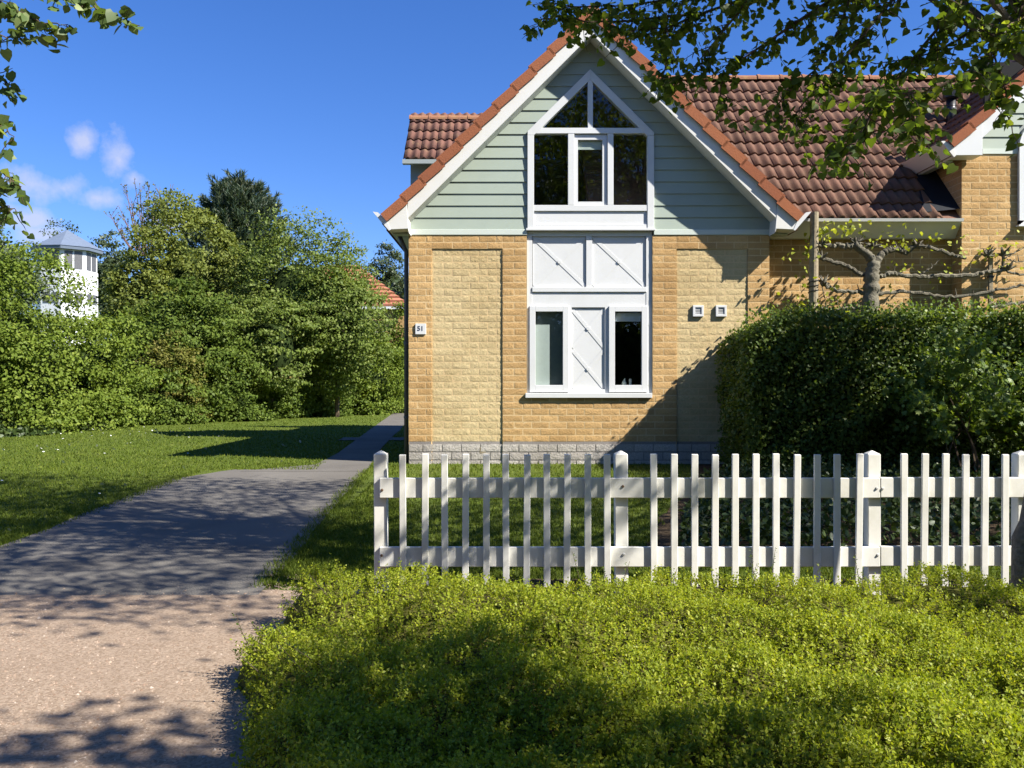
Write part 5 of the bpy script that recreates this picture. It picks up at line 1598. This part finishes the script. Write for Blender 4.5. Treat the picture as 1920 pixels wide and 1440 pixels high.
pm("laurel_shrub", "deep green shrub below the dark hollow", "shrub", 600, 680, 879, 65, 31.5, 195, 58, (0.064, 0.112), 'leaf_d', 74, G)
pm("pale_shrub", "yellow-green shrub close to the house corner", "shrub", 690, 600, 875, 60, 33, 255, 58, (0.070, 0.125), 'leaf_a', 75, G)
pm("pale_shrub", "slim light shrub touching the house corner", "shrub", 752, 575, 871, 40, 35, 180, 58, (0.070, 0.125), 'leaf_a', 76, G)
for q_, (px_b, pt_b, hw_b, yd_b, lab_b) in enumerate(((175, 690, 70, 23.4, "low leafy bank shrub between the left bushes"), (290, 700, 75, 25.0, "low leafy bank shrub under the russet shrub"), (375, 690, 75, 27.0, "low leafy bank shrub left of the middle"),
        (470, 690, 70, 28.8, "low leafy bank shrub at the middle of the lawn edge"), (560, 695, 70, 30.8, "low leafy bank shrub right of the middle"), (645, 690, 60, 32.6, "low leafy bank shrub beside the yellow-green shrub"), (715, 680, 50, 34.4, "low leafy bank shrub nearest the house corner"))):
    pm("bank_shrub", lab_b, "shrub", px_b, pt_b, 860, hw_b, yd_b, 130, 63, (0.068, 0.116), ('leaf_a', 'leaf_d')[q_ % 2], 200 + q_, G, trunk=False)
pm("far_tree", "bluish dark tree behind the red roof", "tree", 735, 475, 640, 55, 62, 135, 58, (0.128, 0.250), 'leaf_far', 77, G)
pm("far_tree", "distant grey-green tree behind the white tower", "tree", 105, 436, 640, 60, 82, 135, 52, (0.192, 0.312), 'leaf_far', 78, G)
pm("far_tree", "distant grey-green tree right of the white tower", "tree", 205, 445, 640, 50, 75, 120, 52, (0.192, 0.312), 'leaf_far', 79, G)
pm("far_tree", "dim tree filling the gap beneath the pine", "tree", 440, 450, 700, 110, 44, 180, 63, (0.128, 0.225), 'leaf_far', 80, G)
pm("far_tree", "dark tree in the hollow behind the hawthorn", "tree", 640, 545, 770, 90, 39, 160, 63, (0.120, 0.224), 'leaf_far', 90, G)
mass("far_tree", "dark tree closing the view behind the house", "tree", -4.2, 56, 4.0, 3.0, .5, 8.5, 140, 40, (.25, .45), 'leaf_far', 91, G)
mass("far_tree", "dark tree hidden behind the house roof", "tree", 2.5, 58, 4.0, 3.0, .5, 8.0, 110, 40, (.25, .45), 'leaf_far', 92, G)
# dark pine with tufts of needles
t = thing("pine_tree", (X(447, 40), 40, 0), "dark bluish pine standing above the shrubbery", "tree", G)
r = np.random.default_rng(88); xc = X(447, 40); zt, zb_ = Z(334, 40), Z(510, 40)
tp, td = [], []
for i in range(900):
    f = r.random() ** .8; z = zb_ + (zt - zb_) * f
    a = r.uniform(0, 6.28)
    rad = 2.25 * (1 - f ** 1.9) ** .62 * (1 + .13 * math.sin(6 * f * 6.28 + 2 * a) + .16 * math.sin(3 * a + 9 * f)) * (.7 + .36 * r.random())
    if math.sin(a) > .5: continue
    tp.append((xc + rad * math.cos(a), 40 + rad * math.sin(a), z + .25 * rad - .3 + .35 * (r.random() > .9) * (f > .5))); td.append((math.cos(a) * .6, math.sin(a) * .6, .8))
tp, td = np.array(tp), np.array(td); m = 34
P = np.repeat(tp, m, 0) + np.repeat(unit(td), m, 0) * r.uniform(-.28, .22, (len(tp) * m, 1)); D = np.repeat(unit(td), m, 0) + rdir(len(P)) * .75
leaf_obj("crown", P, D, rdir(len(P)), r.uniform(.16, .30, len(P)), 'needle', MAT['leaf_pine'], t)["kind"] = 'stuff'
# needles need some width at this distance
mb = MB(); mb.tube([(xc, 40.2, 0), (xc, 40.2, zb_), (xc, 40.2, zt - .3)], [.22, .16, .03], 8)
for i in range(60):
    q = tp[r.integers(0, len(tp))]; mb.tube([(xc, 40.2, q[2] - .5), tuple(q)], [.04, .012], 5, cap=False)
mb.build("trunk", MAT['twig'], t)
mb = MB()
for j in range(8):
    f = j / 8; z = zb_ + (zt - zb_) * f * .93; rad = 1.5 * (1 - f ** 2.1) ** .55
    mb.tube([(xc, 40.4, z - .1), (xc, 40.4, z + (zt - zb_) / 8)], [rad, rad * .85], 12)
mb.build("dark_leaf_core", MAT['leaf_core'], t)  # dark drums in place of the shaded inside of the pine
# leafless young tree with reddish buds
t = thing("budding_tree", (X(285, 38), 38, 0), "almost bare tree with thin upright reddish twigs", "tree", G)
mb = MB(); lv = []; rr = random.Random(3); zb0 = Z(470, 38)
mb.tube([(X(285, 38), 38, 0), (X(285, 38), 38, zb0)], [.10, .05], 6)
for (px, py) in ((205, 400), (222, 385), (235, 345), (252, 340), (262, 345), (280, 345), (300, 350), (325, 345), (338, 372), (215, 420), (245, 370), (310, 375), (268, 380), (290, 365)):
    e_ = P3(px, py, 38); b = Vector((X(278 + (px - 278) * .35, 38), 38, zb0 - .2)); mid_ = b.lerp(e_, .5) + Vector((rr.uniform(-.1, .1), 0, 0))
    mb.tube([b, mid_, e_], [.035, .022, .008], 5, cap=False)
    for q in range(9):
        s_ = mid_.lerp(e_, rr.uniform(-.5, .9)); d_ = s_ + Vector((rr.uniform(-.35, .35), rr.uniform(-.3, .3), rr.uniform(.15, .6))); mb.tube([s_, d_], [.012, .006], 4, cap=False)
        for w_ in range(3): lv.append(s_.lerp(d_, rr.uniform(.3, 1)))
    for q in range(5): lv.append(mid_.lerp(e_, rr.uniform(.3, 1)))
mb.build("trunk", MAT['redtwig'], t)
P = np.array([tuple(v) for v in lv]); n = len(P)
leaf_obj("buds", P, rdir(n, .8), rdir(n), RNG.uniform(.07, .13, n), 'diamond', MAT['leaf_red'], t)["kind"] = 'stuff'
# ivy along the foot of the shrubbery
pts = [(-14, 14.5), (-10.9, 17.6), (-10.4, 21.5), (-10.3, 25.5), (-9.3, 29), (-7.5, 32), (-5.0, 35.5), (-2.5, 38)]
PV = []
for i in range(len(pts) - 1):
    a, b = np.array(pts[i]), np.array(pts[i + 1]); m = int(np.linalg.norm(b - a) * 900)
    tt = r.random(m)[:, None]; q = a + (b - a) * tt; nn = np.array([-(b - a)[1], (b - a)[0]]); nn = nn / np.linalg.norm(nn)
    dd_ = r.random(m) ** 1.2 * 1.3
    q = q + nn * (dd_[:, None] + .18 * np.sin(q[:, :1] * 3 + q[:, 1:] * 2.2)); PV.append(np.c_[q, .04 + dd_ * .42 * r.random(m) + .03 * r.random(m)])
P = np.concatenate(PV); n = len(P)
tag(leaf_obj("ivy", P, rdir(n, -.1), rdir(n, .8) + np.array([0, -.5, 0]), r.uniform(.07, .13, n), 'oval', MAT['leaf_ivy']), "dark ivy ground cover at the foot of the shrubbery", "ivy", kind='stuff')

# white lookout tower
YT = 62.0
tw = thing("white_tower", (X(125, YT), YT, 0), "white octagonal tower with grey-blue pointed roof above the bushes", "tower")
cx_, rr_ = X(126, YT), 2.02
def octo(r_, z, off=.30): return [(cx_ + r_ * math.cos(off + i * math.pi / 4), YT + r_ * math.sin(off + i * math.pi / 4), z) for i in range(8)]
def drum(mb, r0, z0, r1, z1):
    a, b = octo(r0, z0), octo(r1, z1); mb.add(a + b, [(i, (i + 1) % 8, (i + 1) % 8 + 8, i + 8) for i in range(8)] + [tuple(range(7, -1, -1)), tuple(range(8, 16))])
mb = MB(); drum(mb, rr_, 0, rr_, Z(511, YT)); mb.build("wall", MAT['white'], tw)
mb = MB(); drum(mb, rr_ * .97, Z(511, YT), rr_ * .97, Z(473, YT)); mb.build("lantern", MAT['white'], tw)
zt0, zt1 = Z(509, YT), Z(476, YT)
for i in range(8):
    a = np.array(octo(rr_ * .975, 0)[i]); b = np.array(octo(rr_ * .975, 0)[(i + 1) % 8]); nr_ = np.array([(a + b)[0] / 2 - cx_, (a + b)[1] / 2 - YT, 0]); nr_ /= np.linalg.norm(nr_)
    if nr_[1] > .5: continue
    for (u0, u1) in ((.12, .46), (.54, .88)):
        p, q = a + (b - a) * u0 + nr_ * .02, a + (b - a) * u1 + nr_ * .02
        mb = MB(); mb.add([(p[0], p[1], zt0), (q[0], q[1], zt0), (q[0], q[1], zt1), (p[0], p[1], zt1)], [(0, 1, 2, 3)]); mb.build("window", MAT['blindgrey'] if False else MAT['zincglass'] if 'zincglass' in MAT else MAT['pipe'], tw)
        mb = MB(); zz0, zz1 = Z(572, YT), Z(553, YT); p2, q2 = p + nr_ * .05, q + nr_ * .05
        mb.add([(p2[0], p2[1], zz0), (q2[0], q2[1], zz0), (q2[0], q2[1], zz1), (p2[0], p2[1], zz1)], [(0, 1, 2, 3)]); mb.build("window", MAT['pipe'], tw)
mb = MB(); drum(mb, 2.34, Z(474, YT), 2.38, Z(468.5, YT)); mb.build("fascia", MAT['zinc'], tw)
mb = MB(); a = octo(2.42, Z(468.3, YT)); mb.add(a + [(cx_, YT, Z(431, YT))], [(i, (i + 1) % 8, 8) for i in range(8)]); o = mb.build("roof", MAT['zinc'], tw)
# red-roofed house far behind
fh = thing("far_house", (-9.5, 47, 0), "distant house with orange-red hipped roof beside the house corner", "house")
YH = 45.0; x1, x0_ = X(768, YH), X(768, YH) - 8.5; zE, zR = Z(574, YH), Z(478, YH)
mb = MB(); mb.box(x0_ + .3, x1 - .3, YH + .3, YH + 7.7, 0, zE); mb.build("wall", MAT['ochre'], fh)
mb = MB(); e_ = 3.4
mb.add([(x0_, YH, zE), (x1, YH, zE), (x1, YH + 8, zE), (x0_, YH + 8, zE), (x0_ + e_, YH + 4, zR), (x1 - e_, YH + 4, zR)], [(0, 1, 5, 4), (1, 2, 5), (2, 3, 4, 5), (3, 0, 4), (3, 2, 1, 0)])
fr_ = mb.build("roof", MAT['farroof'], fh)
for k in range(11):                                        # courses of tiles as overlapping strips
    t0, t1 = k / 11, (k + 1) / 11
    f0 = lambda t: ((x0_ + e_ * t, YH + 4 * t, zE + (zR - zE) * t), (x1 - e_ * t, YH + 4 * t, zE + (zR - zE) * t))
    a, b = f0(t0); c, d_ = f0(t1)
    mb = MB(); mb.add([(a[0], a[1] - .03, a[2] + .10), (b[0], b[1] - .03, b[2] + .10), (d_[0], d_[1], d_[2] + .02), (c[0], c[1], c[2] + .02), (a[0], a[1], a[2] + .0), (b[0], b[1], b[2] + .0)], [(0, 1, 2, 3), (4, 5, 1, 0)])
    mb.build("tile_course", MAT['farroof'], fr_)
mb = MB(); mb.box(x0_ - .05, x1 + .05, YH - .16, YH - .02, zE - .16, zE - .03); mb.build("gutter", MAT['white'], fh)

# put every Empty at the base of its thing without moving the parts
bpy.context.view_layer.update()
for o in list(COL.objects):
    if o.type == 'EMPTY' and "base" in o:
        b = Vector(o["base"]); del o["base"]
        o.location = b
        for c in o.children:
            c.matrix_parent_inverse = Matrix.Translation(-b)
print("objects", len(COL.objects))
